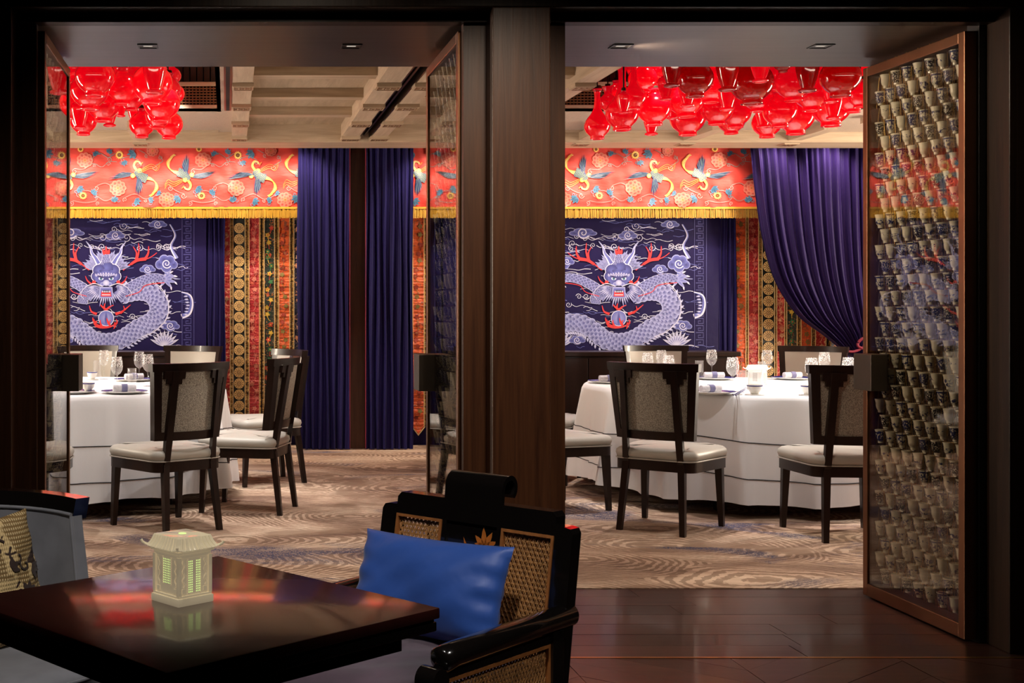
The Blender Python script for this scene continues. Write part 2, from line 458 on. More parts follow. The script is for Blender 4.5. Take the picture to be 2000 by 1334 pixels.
# recessed square downlights in the soffits
for k, x in enumerate((-0.34, 0.525, 1.67, 2.52)):
    pos = ('left of the left doorway', 'right of the left doorway', 'left of the right doorway', 'right of the right doorway')[k]
    t = thing('recessed_downlight', 'small square recessed downlight in soffit, ' + pos, 'downlight', (x, 5.33, ZS), 0, 'soffit downlights')
    s_ = 0.042
    fr = MB()
    fr.box(-s_, s_, -s_, -s_+0.006, -0.004, 0.0); fr.box(-s_, s_, s_-0.006, s_, -0.004, 0.0)
    fr.box(-s_, -s_+0.006, -s_+0.006, s_-0.006, -0.004, 0.0); fr.box(s_-0.006, s_, -s_+0.006, s_-0.006, -0.004, 0.0)
    fr.build('frame', 'black_metal', t)
    q = MB(); a_, c_ = s_-0.006, 0.020
    q.add([(-a_,-a_,-0.001),(a_,-a_,-0.001),(a_,a_,-0.001),(-a_,a_,-0.001),(-c_,-c_,-0.0005),(c_,-c_,-0.0005),(c_,c_,-0.0005),(-c_,c_,-0.0005)],
          [(0,1,5,4),(1,2,6,5),(2,3,7,6),(3,0,4,7)])
    q.build('reflector', 'handle_metal', t)
    B(-0.019, 0.019, -0.004, 0.014, -0.0008, -0.0003).build('lens', 'lens_glow', t)

# ------------------------------------------------------------------ dining room shell
WY = 11.85
struct('wall_back', B(-4.0, 7.6, WY, WY + 0.15, 0, 3.6), 'plaster_dark')
struct('wall_left', B(-4.1, -4.0, YB, 12.0, 0, 3.6), 'walnut')
struct('wall_right', B(7.6, 7.7, YB, 12.0, 0, 3.6), 'walnut')
ZP, ZC, ZL = 2.835, 2.77, 2.72     # oak panel, cross-beam underside, long-beam underside
YE, YC = 10.53, 10.91              # end beam, far edge of the fascia
ceil = struct('ceiling', B(-4.0, 7.6, YB, WY, 3.35, 3.42), 'recess_dark', label='oak coffered ceiling')
# coffer panels between the two bays
RX = 1.05          # recess half-width from the bay centre
RY0, RY1 = 7.0, 9.4
def cparts():
    # coffered strip, x from -0.08 .. 2.5 and outer sides
    pan = MB()
    for a, c in ((0.158, 0.95), (1.33, 2.2)):
        B(a, c, YB, YE, ZP, ZP + 0.03).build('panel', 'oak_panel', ceil)
        for y in (6.29, 7.12, 7.95, 8.78, 9.59, 10.42):
            if y < 10.4: B(a, c, y, y + 0.13, ZC, ZP).build('cross_beam', 'oak', ceil)
    for a, c in ((0.033, 0.158), (0.95, 1.095), (1.195, 1.33), (2.2, 2.33)):
        B(a, c, YB, YC, ZL, ZP + 0.03).build('long_beam', 'oak_long', ceil)
        for y in (7.12, 7.95, 8.78, 9.59, 10.42):
            bracket((a + c)/2, y + 0.06, ZL, 0.0625 if c-a < 0.13 else 0.0725)
    B(1.095, 1.195, YB, YC, ZL + 0.06, ZL + 0.08).build('track_slot', 'dark_gap', ceil)
    B(1.095, 1.106, YB, YC, ZL, ZL + 0.06).build('track_rail', 'bronze_dark', ceil)
    B(1.184, 1.195, YB, YC, ZL, ZL + 0.06).build('track_rail', 'bronze_dark', ceil)
    B(1.138, 1.152, YB, YC, ZL + 0.02, ZL + 0.06).build('track_rail', 'bronze_dark', ceil)
brk = None
def bracket(x, y, z, hw_):
    t = MB().box(x-hw_-0.006, x+hw_+0.006, y-0.075, y+0.075, z-0.022, z)
    t.box(x-hw_, x+hw_, y-0.07, y+0.07, z-0.026, z-0.022)
    o = t.build('bracket', 'oak', ceil)
    cv = MB()
    w_ = hw_ - 0.006; zz = z - 0.028
    # carved fret lines on the underside
    for q in (-0.055, 0.047): cv.box(x-w_, x+w_, y+q, y+q+0.008, zz, z-0.026)
    for q in (-w_, -w_*0.36, w_*0.28, w_-0.008): cv.box(x+q, x+q+0.008, y-0.047, y+0.047, zz, z-0.026)
    for q in (-w_*0.72, 0.0, w_*0.6): cv.box(x+q-0.01, x+q+0.01, y-0.02, y+0.02, zz, z-0.026)
    cv.build('carving', 'lattice_wood', o)
cparts()
for xc in UNITS:
    L_, R_ = (xc - RX if xc < 0 else 2.36), xc + RX
    lo, hi = (-4.0, 0.033) if xc < 0 else (2.33, 7.6)
    # flat linen soffit around the recess
    for (a, c, y0, y1) in ((lo, L_, YB, YE), (R_, hi, YB, YE), (L_, R_, YB, RY0), (L_, R_, RY1, 10.41)):
        B(a, c, y0, y1, ZC, ZC + 0.02).build('soffit_panel', 'linen_panel', ceil)
    B(L_, R_, 10.41, YE, ZC - 0.004, ZC + 0.02).build('soffit_edge', 'oak', ceil)
    # recess walls
    B(L_, R_, RY1, RY1 + 0.02, ZC, 2.815).build('recess_lip', 'oak', ceil)
    B(L_, R_, RY1 + 0.02, RY1 + 0.03, 2.815, 2.96).build('grille_back', 'dark_gap', ceil)
    g = MB()
    nx = int((R_-L_)/0.026)
    for k in range(nx+1):
        xx = L_ + k*(R_-L_)/nx
        g.box(xx-0.004, xx+0.004, RY1+0.004, RY1+0.012, 2.815, 2.96)
    for k in range(8):
        zz = 2.815 + 0.145*k/7
        g.box(L_, R_, RY1+0.002, RY1+0.010, zz-0.004, zz+0.004)
    go = g.build('lattice_grille', 'lattice_wood', ceil); go['kind'] = 'stuff'
    B(L_, R_, RY1 - 0.02, RY1 + 0.03, 2.96, 2.985).build('recess_lip', 'oak', ceil)
    rb = MB()
    nx = int((R_-L_)/0.05)
    for k in range(nx):
        xx = L_ + k*(R_-L_)/nx
        rb.box(xx+0.004, xx+0.046, RY1+0.02, RY1+0.05, 2.985, 3.35)
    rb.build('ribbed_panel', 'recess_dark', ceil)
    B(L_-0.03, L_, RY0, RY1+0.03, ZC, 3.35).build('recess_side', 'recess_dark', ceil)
    B(R_, R_+0.03, RY0, RY1+0.03, ZC, 3.35).build('recess_side', 'oak_long', ceil)
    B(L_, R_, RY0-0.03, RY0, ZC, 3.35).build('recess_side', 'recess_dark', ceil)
    # slot diffuser beside the recess
    for sx in ((R_ + 0.055,) if xc < 0 else ()):
        B(sx, sx+0.05, 7.1, 9.35, ZC-0.006, ZC).build('slot_diffuser', 'bronze_dark', ceil)
        B(sx+0.012, sx+0.038, 7.12, 9.33, ZC-0.008, ZC-0.006).build('slot_gap', 'dark_gap', ceil)
    # short beams towards the wall
    for dx in ((-1.3, -0.47, 0.39) if xc < 0 else (-0.63, 0.25, 1.13)):
        x = xc + dx
        B(x-0.055, x+0.055, 9.9, YC - 0.2, ZL - 0.02, ZC).build('long_beam', 'oak_long', ceil)
        bracket(x, YC - 0.26, ZL - 0.02, 0.06)
    if xc > 0:
        for y in (7.12, 7.95, 8.78, 9.59):
            B(4.9, 7.6, y, y+0.13, ZL, ZC).build('cross_beam', 'oak', ceil)
# end beam and fascia in front of the wall-washer cove
B(-4.0, 7.6, YE, YE + 0.10, 2.684, ZP + 0.03).build('end_beam', 'oak', ceil)
B(-4.0, 7.6, YE + 0.10, YC, 2.684, 2.71).build('fascia', 'oak', ceil)
B(-4.0, 7.6, YC - 0.02, YC, 2.71, 2.95).build('cove_upstand', 'oak', ceil)
B(-4.0, 7.6, YC, WY, 3.05, 3.07).build('cove_top', 'oak', ceil)
# partition column between the bays
struct('column_1', B(1.118, 1.265, 11.5, WY, 0, 3.0, b=0.004), 'column_wood', label='dark reddish-brown wooden column between the curtains')
# ------------------------------------------------------------------ embroidery and textiles
def srgb(r, g, b):
    f = lambda c: (c/255/12.92) if c/255 <= 0.04045 else ((c/255 + 0.055)/1.055)**2.4
    return (f(r), f(g), f(b))
m, nt, b, out = newmat('embroidery')
ca = N(nt, 'ShaderNodeVertexColor'); ca.layer_name = 'Col'
L(nt, ca.outputs['Color'], b.inputs['Base Color'])
b.inputs['Roughness'].default_value = 0.5; b.inputs['Sheen Weight'].default_value = 0.2
v = coords(nt, (1, 1, 1)); n_ = N(nt, 'ShaderNodeTexNoise', Scale=260.0, Detail=2.0); L(nt, v, n_.inputs['Vector'])
bump(nt, n_.outputs['Fac'], b, 0.25, 0.003)
def satin(name, col, rough=0.36, bscale=14.0, bstr=0.35, stretch=(1, 1, 1), sheen=0.3, noise=0.0):
    m, nt, b, out = newmat(name)
    b.inputs['Base Color'].default_value = (*col, 1)
    b.inputs['Roughness'].default_value = rough; b.inputs['Sheen Weight'].default_value = sheen
    v = coords(nt, stretch); n_ = N(nt, 'ShaderNodeTexNoise', Scale=bscale, Detail=3.0); L(nt, v, n_.inputs['Vector'])
    bump(nt, n_.outputs['Fac'], b, bstr, 0.02)
    if noise:
        c1 = tuple(x*(1-noise) for x in col); c2 = tuple(min(1, x*(1+noise)) for x in col)
        L(nt, ramp(nt, n_.outputs['Fac'], [(0.35, c1), (0.65, c2)]), b.inputs['Base Color'])
    return m
satin('red_satin', srgb(212, 58, 48), 0.58, 9, 0.5, (0.6, 1, 1.8), 0.35)
satin('navy_silk', srgb(27, 20, 66), 0.45, 7, 0.25, sheen=0.05)
satin('navy_curtain', srgb(24, 17, 72), 0.6, 160, 0.12, (1, 1, 0.3), 0.04)
satin('violet_curtain', srgb(33, 18, 70), 0.5, 160, 0.12, (1, 1, 0.3), 0.04)
satin('gold_fringe', srgb(200, 150, 40), 0.4, 300, 0.3, (1, 1, 0.1))
satin('gold_ruffle', srgb(150, 110, 40), 0.4, 60, 0.8, (0.4, 1, 2.2), noise=0.7)
def brocade(name, base, fig, scale, thr=0.56, rough=0.42, wr=0.6, fig2=None):
    m, nt, b, out = newmat(name)
    v = coords(nt)
    vo = N(nt, 'ShaderNodeTexNoise', Scale=scale, Detail=3.0, Distortion=2.2); L(nt, v, vo.inputs['Vector'])
    stops = [(thr-0.03, base), (thr+0.01, fig)] + ([(thr+0.10, fig2)] if fig2 else [])
    L(nt, ramp(nt, vo.outputs['Fac'], stops), b.inputs['Base Color'])
    b.inputs['Roughness'].default_value = rough; b.inputs['Sheen Weight'].default_value = 0.3
    v2 = coords(nt, (4, 1, 26)); n_ = N(nt, 'ShaderNodeTexNoise', Scale=1.6, Detail=3.0); L(nt, v2, n_.inputs['Vector'])
    bump(nt, n_.outputs['Fac'], b, wr, 0.03)
brocade('brocade_red', srgb(186, 32, 36), srgb(226, 130, 96), 22, 0.58, fig2=srgb(236, 190, 150))
brocade('brocade_crimson', srgb(160, 24, 34), srgb(205, 90, 70), 26, 0.58)
brocade('brocade_orange', srgb(222, 92, 34), srgb(150, 84, 62), 24, 0.60, wr=0.9)
brocade('brocade_green', srgb(24, 40, 34), srgb(190, 120, 50), 28, 0.62, wr=0.4, fig2=srgb(196, 60, 40))
brocade('brocade_navy', srgb(26, 30, 56), srgb(190, 130, 90), 26, 0.62, wr=0.4)
for k_ in ('navy_silk', 'navy_curtain', 'violet_curtain'): MAT[k_].node_tree.nodes['Principled BSDF'].inputs['Specular IOR Level'].default_value = 0.16
plain('strip_black', srgb(28, 30, 30), 0.5)
plain('trim_cream', srgb(210, 180, 130), 0.5)
plain('rope', srgb(120, 24, 50), 0.6, bmp=0.6, bscale=150)

WHITE = srgb(204, 204, 232); PALE = srgb(146, 150, 204); MID = srgb(88, 94, 170); DEEP = srgb(48, 48, 115); NAVY = srgb(26, 24, 62)
RED = srgb(205, 40, 45); DRED = srgb(150, 24, 32)
class Emb:
    """flat needlework: coloured patches laid on a cloth"""
    def __init__(s): s.v = []; s.c = []; s.f = []; s.l = 0.0
    def poly(s, pts, col, lay, center=None, ccol=None):
        b0 = len(s.v)
        if center is None:
            for p in pts: s.v.append((p[0], p[1], lay)); s.c.append(col)
            s.f.append(tuple(range(b0, b0+len(pts))))
        else:
            s.v.append((center[0], center[1], lay)); s.c.append(ccol)
            n = len(pts)
            for p in pts: s.v.append((p[0], p[1], lay)); s.c.append(col)
            for i in range(n): s.f.append((b0, b0+1+i, b0+1+(i+1) % n))
    def rib(s, pts, w0, w1, c0, lay, c1=None, n=6, smooth=True):
        c1 = c1 or c0
        P = cr([(p[0], p[1]) for p in pts], n) if smooth and len(pts) > 2 else [Vector((p[0], p[1])) for p in pts]
        b0 = len(s.v); m = len(P); K = 6 if max(w0, w1) > 14 else 1
        for i, p in enumerate(P):
            t = P[min(i+1, m-1)] - P[max(i-1, 0)]
            if t.length < 1e-9: t = Vector((1, 0))
            t.normalize(); nrm = Vector((-t.y, t.x)); k = i/(m-1)
            ww = (w0 + (w1-w0)*k)/2
            cc = tuple(a + (b_-a)*k for a, b_ in zip(c0, c1))
            for k2 in range(K+1):
                q = p + nrm*ww*(1 - 2*k2/K); s.v.append((q.x, q.y, lay)); s.c.append(cc)
        for i in range(m-1):
            for k2 in range(K): s.f.append((b0+(K+1)*i+k2, b0+(K+1)*i+k2+1, b0+(K+1)*(i+1)+k2+1, b0+(K+1)*(i+1)+k2))
    def disk(s, x, y, r, col, lay, ccol=None, n=14, ry=None):
        ry = ry or r
        s.poly([(x+r*cos(2*pi*k/n), y+ry*sin(2*pi*k/n)) for k in range(n)], col, lay, (x, y), ccol or col)
    def leaf(s, x, y, ang, ln, wd, c0, c1, lay):
        """pointed leaf / feather from (x,y)"""
        d = Vector((cos(ang), sin(ang))); nrm = Vector((-d.y, d.x))
        ks = (0, 0.2, 0.45, 0.75, 1.0); ws = (0.15, 0.8, 1.0, 0.6, 0.0)
        pts = []
        for k, w_ in zip(ks, ws): pts.append(Vector((x, y)) + d*ln*k + nrm*wd/2*w_)
        for k, w_ in list(zip(ks, ws))[-2::-1]: pts.append(Vector((x, y)) + d*ln*k - nrm*wd/2*w_)
        c = Vector((x, y)) + d*ln*0.4
        s.poly([p[:] for p in pts], c1, lay, c[:], c0)
    def spiral(s, x, y, r, turns, wd, col, lay, sgn=1, a0=0.0):
        pts = []
        n = int(10*turns)
        for k in range(n+1):
            t = k/n; a = a0 + sgn*2*pi*turns*t; rr = r*(1-0.88*t)
            pts.append((x+rr*cos(a), y+rr*sin(a)))
        s.rib(pts, wd, wd*0.7, col, lay, n=2)
    def cloud(s, x, y, w_, h, lay):
        L3 = [(-0.34, 0.05, 0.20), (-0.12, -0.18, 0.24), (0.16, -0.14, 0.24), (0.36, 0.06, 0.18), (0.0, 0.16, 0.26)]
        for dx, dy, r in L3: s.disk(x+dx*w_, y+dy*h*1.2, r*w_*1.1, PALE, lay, ry=r*h*1.6)
        for dx, dy, r in L3: s.disk(x+dx*w_, y+dy*h*1.2, r*w_*0.95, MID, lay+1, DEEP, ry=r*h*1.35)
        s.spiral(x, y, 0.24*w_, 1.6, 0.05*w_, WHITE, lay+2, 1, 0.5)
    def flip(s):
        pass
    def build(s, name, fn, parent, k=1.0, flipx=False, **kw):
        me = bpy.data.meshes.new(name)
        me.from_pydata([fn(*p) for p in s.v], [], s.f)
        at = me.color_attributes.new('Col', 'FLOAT_COLOR', 'POINT')
        at.data.foreach_set('color', [x for c in s.c for x in (*c, 1.0)])
        me.materials.append(MAT['embroidery'])
        return link(name, me, parent, **kw)
def subdiv_scales(e, path, hw0, hw1, lay, step=13.0, lanes=5, r=11.0, dark=DEEP, rim=PALE, line=WHITE):
    """a scaled body along a path (design units)"""
    P = cr(path, 14)
    d = [0.0]
    for a, c in zip(P, P[1:]): d.append(d[-1] + (c-a).length)
    tot = d[-1]
    e.rib(path, hw0*2+8, hw1*2+8, line, lay, n=10)
    e.rib(path, hw0*2+2, hw1*2+2, DEEP, lay+0.5, n=10)
    i = 0; s_ = 0.0; row = 0; ly = lay+1
    while s_ < tot:
        while d[i+1] < s_: i += 1
        t = (s_-d[i])/max(1e-6, d[i+1]-d[i]); p = P[i].lerp(P[i+1], t); dr = (P[i+1]-P[i]).normalized(); nr = Vector((-dr.y, dr.x))
        hw = hw0 + (hw1-hw0)*s_/tot
        nl = max(2, int(round(2*hw/(r*1.55)))); 
        for q in range(nl):
            o = (q + (0.5 if row % 2 else 0.0) + 0.25)/nl*2 - 1
            if o > 1.0: continue
            c = p + nr*o*hw*0.92
            pts = []
            for a in range(9):
                th = -pi/2 + pi*a/8
                pts.append(c + dr*cos(th)*r*1.0 + nr*sin(th)*r*0.9)
            pts += [c - dr*r*0.5 - nr*r*0.8, c - dr*r*0.5 + nr*r*0.8][::-1]
            sh = 1.0 - 0.35*abs(o)
            e.poly([q_[:] for q_ in pts], tuple(x*(0.75+0.25*sh) for x in rim), ly, (c - dr*r*0.35)[:], tuple(x*sh*1.2 for x in dark))
        ly += 0.02; row += 1; s_ += step
    return P

# ---- dragon design, units: 1 = 1.59 mm, centre (355, 827), y down
def dragon_parts():
    out = []
    rd = random.Random(11)
    e = Emb()                                     # background lines
    for k in range(150):
        x = rd.uniform(-215, 790); y = rd.uniform(450, 1205); ln = rd.uniform(40, 150)
        pts = [(x + ln*t/4, y + 5*sin(x + t*1.7) + rd.uniform(-3, 3)) for t in range(5)]
        e.rib(pts, 2.0, 3.4, WHITE if rd.random() < 0.55 else MID, 0.2, n=4)
    for k in range(44):
        x = rd.uniform(-190, 760); y = rd.choice([rd.uniform(455, 640), rd.uniform(900, 1190)])
        e.spiral(x, y, rd.uniform(14, 26), 1.4, 3.0, WHITE, 0.3, rd.choice((-1, 1)), rd.uniform(0, 6))
        e.rib([(x+20, y), (x+45, y+12), (x+80, y+4), (x+110, y+14)], 3, 1.5, WHITE, 0.3)
    out.append(('wave_lines', e))
    for (x, y, w_, h) in ((145, 530, 150, 46), (410, 545, 100, 48), (660, 480, 100, 40), (600, 745, 86, 46), (735, 1080, 100, 56), (110, 1165, 90, 44), (50, 700, 80, 50),
                          (-60, 500, 110, 48), (-120, 740, 100, 56), (-60, 1080, 100, 56)):
        e = Emb(); e.cloud(x, y, w_, h, 0.6); out.append(('cloud', e))
    for sg in (1, -1):                             # tall flowing cloud streamers either side
        fx = lambda x: 355 + sg*(x-355)
        e = Emb()
        for off, wd, col in ((0, 20, WHITE), (3, 12, PALE), (6, 6, MID)):
            e.rib([(fx(730+off), 480), (fx(762+off), 545), (fx(738+off), 610), (fx(772+off), 680)], 3, wd, col, 0.7+off*0.1)
            e.rib([(fx(700), 770), (fx(740+off), 780), (fx(760), 800), (fx(795), 803)], wd, 3, col, 0.7+off*0.1)
        e.cloud(fx(712), 712, 120, 90, 1.0)
        out.append(('cloud_streamer', e))
        e = Emb()                                  # finned tail tip over the border
        e.rib([(fx(800), 880), (fx(850), 900), (fx(862), 950), (fx(845), 1005), (fx(800), 1025)], 6, 30, WHITE, 1.2)
        e.rib([(fx(805), 885), (fx(846), 904), (fx(856), 950), (fx(840), 1000), (fx(805), 1018)], 3, 20, MID, 1.3)
        for k in range(7): e.leaf(fx(850-4*abs(k-3)), 905+18*k, pi if sg > 0 else 0, 26, 10, WHITE, PALE, 1.4)
        out.append(('fin', e))
        e = Emb()                                  # feathered fin at the foot
        for k in range(9):
            a = -pi/2 + (k-4)*0.28
            e.leaf(fx(700), 1200, (a if sg > 0 else pi - a), 95, 20, MID, WHITE, 1.2+0.05*k)
        out.append(('fin', e))
    # body
    e = Emb()
    main = [(440, 895), (540, 872), (620, 888), (664, 945), (662, 1012), (612, 1062), (540, 1098), (480, 1140), (415, 1170), (335, 1178), (268, 1160), (215, 1115), (160, 1075), (90, 1060), (20, 1070), (-60, 1110)]
    P = subdiv_scales(e, main, 52, 44, 2.0, step=19, r=23, dark=srgb(44, 46, 122), rim=srgb(170, 174, 226))
    out.append(('dragon_body', e))
    e = Emb()
    for i in range(8, len(P)-6, 4):
        dr = (P[i+1]-P[i]).normalized(); nr = Vector((dr.y, -dr.x))
        q = P[i] + nr*54
        if q.y < 1210: e.leaf(q.x, q.y, atan2((nr-dr*0.8).y, (nr-dr*0.8).x), 26, 13, WHITE, PALE, 2.1)
    e.rib([(440, 840), (540, 818), (650, 832), (718, 920), (716, 1030), (645, 1110), (565, 1146)], 4, 4, WHITE, 4.2)
    out.append(('dragon_spine', e))
    for sg in (1, -1):
        fx = lambda x: 355 + sg*(x-355)
        e = Emb()
        arm = [(fx(430), 905), (fx(500), 850), (fx(580), 808), (fx(650), 795), (fx(705), 808)]
        subdiv_scales(e, arm, 28, 19, 5.0, step=13, r=14, dark=srgb(36, 36, 105), rim=srgb(150, 154, 212))
        for a, ln in ((-0.9, 62), (-0.35, 72), (0.25, 76), (0.85, 70), (2.0, 46)):
            aa = a if sg > 0 else pi - a
            e.leaf(fx(700), 805, aa, ln, 22, MID, PALE, 6.4)
            e.leaf(fx(700) + cos(aa)*ln*0.8, 805 + sin(aa)*ln*0.8, aa + 0.5*sg, 24, 9, WHITE, WHITE, 6.6)
        e.rib([(fx(470), 905), (fx(550), 880), (fx(590), 840), (fx(700), 824)], 4, 4, RED, 6.7)
        out.append(('dragon_arm', e))
        e = Emb()                                  # shoulder coil
        subdiv_scales(e, [(fx(330), 880), (fx(265), 875), (fx(225), 905), (fx(215), 945)], 30, 28, 5.2, step=11, r=10)
        out.append(('dragon_shoulder', e)) if sg > 0 else None
        # red antler flames
        e = Emb()
        e.rib([(fx(455), 750), (fx(500), 715), (fx(540), 690), (fx(590), 685), (fx(625), 670), (fx(655), 648)], 8, 4, RED, 8.0)
        e.rib([(fx(530), 695), (fx(535), 650), (fx(515), 612)], 14, 3, RED, 8.1)
        e.rib([(fx(535), 690), (fx(548), 640), (fx(546), 590)], 14, 3, RED, 8.2)
        e.rib([(fx(585), 686), (fx(604), 650), (fx(606), 608)], 18, 3, RED, 8.1)
        e.rib([(fx(500), 716), (fx(540), 692), (fx(590), 684)], 14, 20, RED, 8.3)
        out.append(('antler_flame', e))
        e = Emb()
        e.rib([(fx(440), 835), (fx(466), 812), (fx(478), 785)], 12, 2, RED, 8.0)
        out.append(('cheek_flame', e))
    # mane
    e = Emb()
    for k in range(30):
        a = pi*1.16 + (k/29)*pi*0.68 + pi*0.0
        r0 = 60; ln = 66 + 26*((k*7) % 5)/4
        x = 355 + cos(a)*r0*1.2; y = 775 + sin(a)*r0
        e.leaf(x, y, a + (0.25 if a > 1.5*pi else -0.25), ln, 20, NAVY if k % 2 else DEEP, PALE, 9.0+0.02*k)
    for k in range(26):
        a = -0.12 + (k/25)*(pi+0.24); 
        ln = 50 + 34*((k*5) % 4)/3
        e.leaf(358 + cos(a)*66, 850 + sin(a)*42, a*0.8 + 0.31, ln, 10, WHITE, MID, 9.6+0.01*k)
    out.append(('mane', e))
    for sg in (1, -1):
        fx = lambda x: 355 + sg*(x-355)
        e = Emb()
        e.rib([(fx(398), 715), (fx(418), 680), (fx(440), 650), (fx(448), 615), (fx(474), 580)], 34, 4, WHITE, 10.0, PALE)
        e.rib([(fx(398), 712), (fx(416), 680), (fx(436), 652), (fx(446), 622)], 20, 3, MID, 10.2)
        out.append(('horn', e))
    e = Emb()
    for dx, h in ((-18, 40), (0, 56), (18, 40)): e.leaf(355+dx*0.6, 662, -pi/2 + dx*0.012, h, 16, RED, RED, 10.6)
    out.append(('crest_flame', e))
    e = Emb()
    subdiv_scales(e, [(355, 715), (355, 660)], 30, 14, 10.2, step=10, r=9)
    out.append(('crest_scales', e))
    # face
    e = Emb()
    for dx, dy, r in ((0, -28, 44), (-42, -12, 36), (42, -12, 36), (-58, 22, 28), (58, 22, 28)):
        e.disk(355+dx, 765+dy, r+4, WHITE, 11.0); e.disk(355+dx, 765+dy, r, DEEP, 11.2, MID)
    e.disk(355, 800, 66, MID, 11.4, DEEP, ry=44)
    for k in range(9):
        x = 300 + k*13.6; e.leaf(x, 788, -pi/2 + (k-4)*0.13, 27 - 2*abs(k-4), 12, MID, WHITE, 11.6)
    for sx in (-1, 1):
        e.disk(355+sx*30, 800, 15, WHITE, 12.0, ry=10); e.disk(355+sx*30, 801, 8, srgb(60, 130, 150), 12.2); e.disk(355+sx*30, 801, 3.5, NAVY, 12.4)
        e.leaf(355+sx*14, 796, (pi if sx < 0 else 0) - 0.3*sx, 44, 12, NAVY, DEEP, 12.6)
        e.disk(355+sx*22, 834, 13, PALE, 12.0, MID)
        e.disk(355+sx*72, 822, 11, RED, 12.0)
        e.rib([(355+sx*20, 846), (355+sx*70, 830), (355+sx*120, 850), (355+sx*150, 890), (355+sx*130, 925)], 5, 2, WHITE, 12.8)
    e.disk(355, 826, 20, PALE, 12.2, WHITE, ry=18)
    e.poly([(318, 850), (392, 850), (398, 916), (312, 916)], PALE, 12.0)
    e.poly([(324, 858), (386, 858), (391, 910), (319, 910)], MID, 12.2)
    e.poly([(328, 876), (382, 876), (386, 906), (324, 906)], RED, 12.4)
    e.poly([(336, 868), (374, 868), (372, 884), (338, 884)], NAVY, 12.6)
    for k in range(5): e.leaf(334+k*10.5, 872, pi/2, 12, 7, WHITE, WHITE, 12.8)
    e.poly([(330, 894), (380, 894), (380, 899), (330, 899)], WHITE, 12.8)
    out.append(('dragon_face', e))
    # pearl and flames
    e = Emb()
    e.disk(355, 1035, 47, WHITE, 7.0, n=24); e.disk(355, 1035, 43, MID, 7.2, PALE, n=24)
    e.leaf(355, 1078, -pi/2, 86, 20, DEEP, MID, 7.4); e.leaf(372, 1078, -pi/2-0.3, 50, 12, RED, RED, 7.6)
    out.append(('pearl', e))
    e = Emb()
    for pts, w0 in (([(300, 1010), (268, 995), (256, 960)], 16), ([(410, 1010), (450, 995), (500, 955)], 18), ([(440, 1005), (462, 985), (458, 962)], 12),
                    ([(355, 985), (330, 965), (318, 950)], 14), ([(355, 985), (380, 965), (400, 958)], 14), ([(345, 985), (345, 960), (352, 942)], 12),
                    ([(300, 1060), (280, 1050), (276, 1030)], 16), ([(410, 1060), (408, 1080), (400, 1098)], 18),
                    ([(290, 1075), (330, 1088), (380, 1085), (405, 1070)], 22), ([(300, 1080), (285, 1065), (284, 1040)], 16), ([(330, 1085), (320, 1060), (322, 1045)], 14), ([(380, 1085), (374, 1060), (382, 1045)], 12), ([(405, 1075), (420, 1060), (414, 1040)], 14)):
        e.rib(pts, w0, 3, RED, 7.8)
    out.append(('pearl_flame', e))
    # key-fret border
    e = Emb(); BC = srgb(58, 56, 120)
    for x0 in (812, 355-(812-355)-52):
        e.rib([(x0+62, 440), (x0+62, 1213)], 4, 4, BC, 0.4, smooth=False); e.rib([(x0-8, 440), (x0-8, 1213)], 4, 4, BC, 0.4, smooth=False)
        y = 448
        while y < 1200:
            e.rib([(x0, y), (x0+44, y), (x0+44, y+30), (x0+14, y+30), (x0+14, y+15), (x0+30, y+15)], 6, 6, BC, 0.4, smooth=False)
            y += 42
    out.append(('fret_border', e))
    return out
DK = 0.33/207.6
DPARTS = dragon_parts()
PY = 11.66       # plane of the dragon hanging
def fold(x, amp, per, ph=0.0):
    return amp*(0.6*sin(2*pi*x/per + ph) + 0.4*sin(2*pi*x/(per*0.53) + 1.3 + ph*2))
def curtain(mb, x0, x1, y, z0, z1, amp, per, seed=0.0, n=None, nz=14, top=None):
    n = n or int((x1-x0)/0.006)
    def fun(u, t):
        x = x0 + (x1-x0)*u; z = z0 + (z1-z0)*t
        a = amp*(1.0 - 0.35*t)
        return ((x + 0.006*sin(9*t + x*30), y + fold(x, a, per, seed) + 0.004*sin(5*t + x*21), z), (0, 1, 0))
    return mb.slab(fun, n, nz, 0.004)
for ui, xc in enumerate(UNITS):
    side = 'left' if ui == 0 else 'right'
    zc = 1.3 + (600 - (280 + 827*0.33))*PY/F
    dk = 0.33*PY/F
    t = thing('dragon_hanging', 'dark blue hanging embroidered with a blue dragon and red flames, behind the %s table' % side, 'wall hanging', (xc, PY, 0), 0, 'dragon hangings')
    hw_ = 592*dk
    def clothf(u, q):
        x = -hw_ + 2*hw_*u; z = zc - 400*dk + (790*dk)*q
        return ((x, 0.0008*sin(x*13) + 0.0008*sin(z*9+x*4), z), (0, 1, 0))
    MB().slab(lambda u, q: (lambda p, n: ((p[0], p[1], p[2]), n))(*clothf(u, q)), 60, 24, 0.004).build('cloth', 'navy_silk', t, 60)
    def fn(u, v_, lay):
        x = (u-355)*dk; z = zc - (v_-827)*dk
        return (x, 0.0008*sin(x*13) + 0.0008*sin(z*9+x*4) - 0.0065 - lay*0.0007, z)
    for nm, e in DPARTS:
        o = e.build(nm, fn, t)
        if nm in ('wave_lines', 'mane', 'dragon_spine', 'fret_border', 'pearl_flame'): o['kind'] = 'stuff'
    # dark side drapes next to the hanging
    for sx, nm in ((1, 'right'), (-1, 'left')):
        mb = curtain(MB(), xc + sx*hw_ + (0.0 if sx > 0 else -0.17) + 0.005*sx, xc + sx*hw_ + (0.17 if sx > 0 else 0.0) + 0.005*sx, PY + 0.02, 0.02, 2.72, 0.022, 0.05, sx)
        mb.build('side_drape', 'navy_curtain', None, 60, label='narrow navy side drape at the %s edge of the %s dragon hanging' % (nm, side), cat='curtain', group='side drapes')

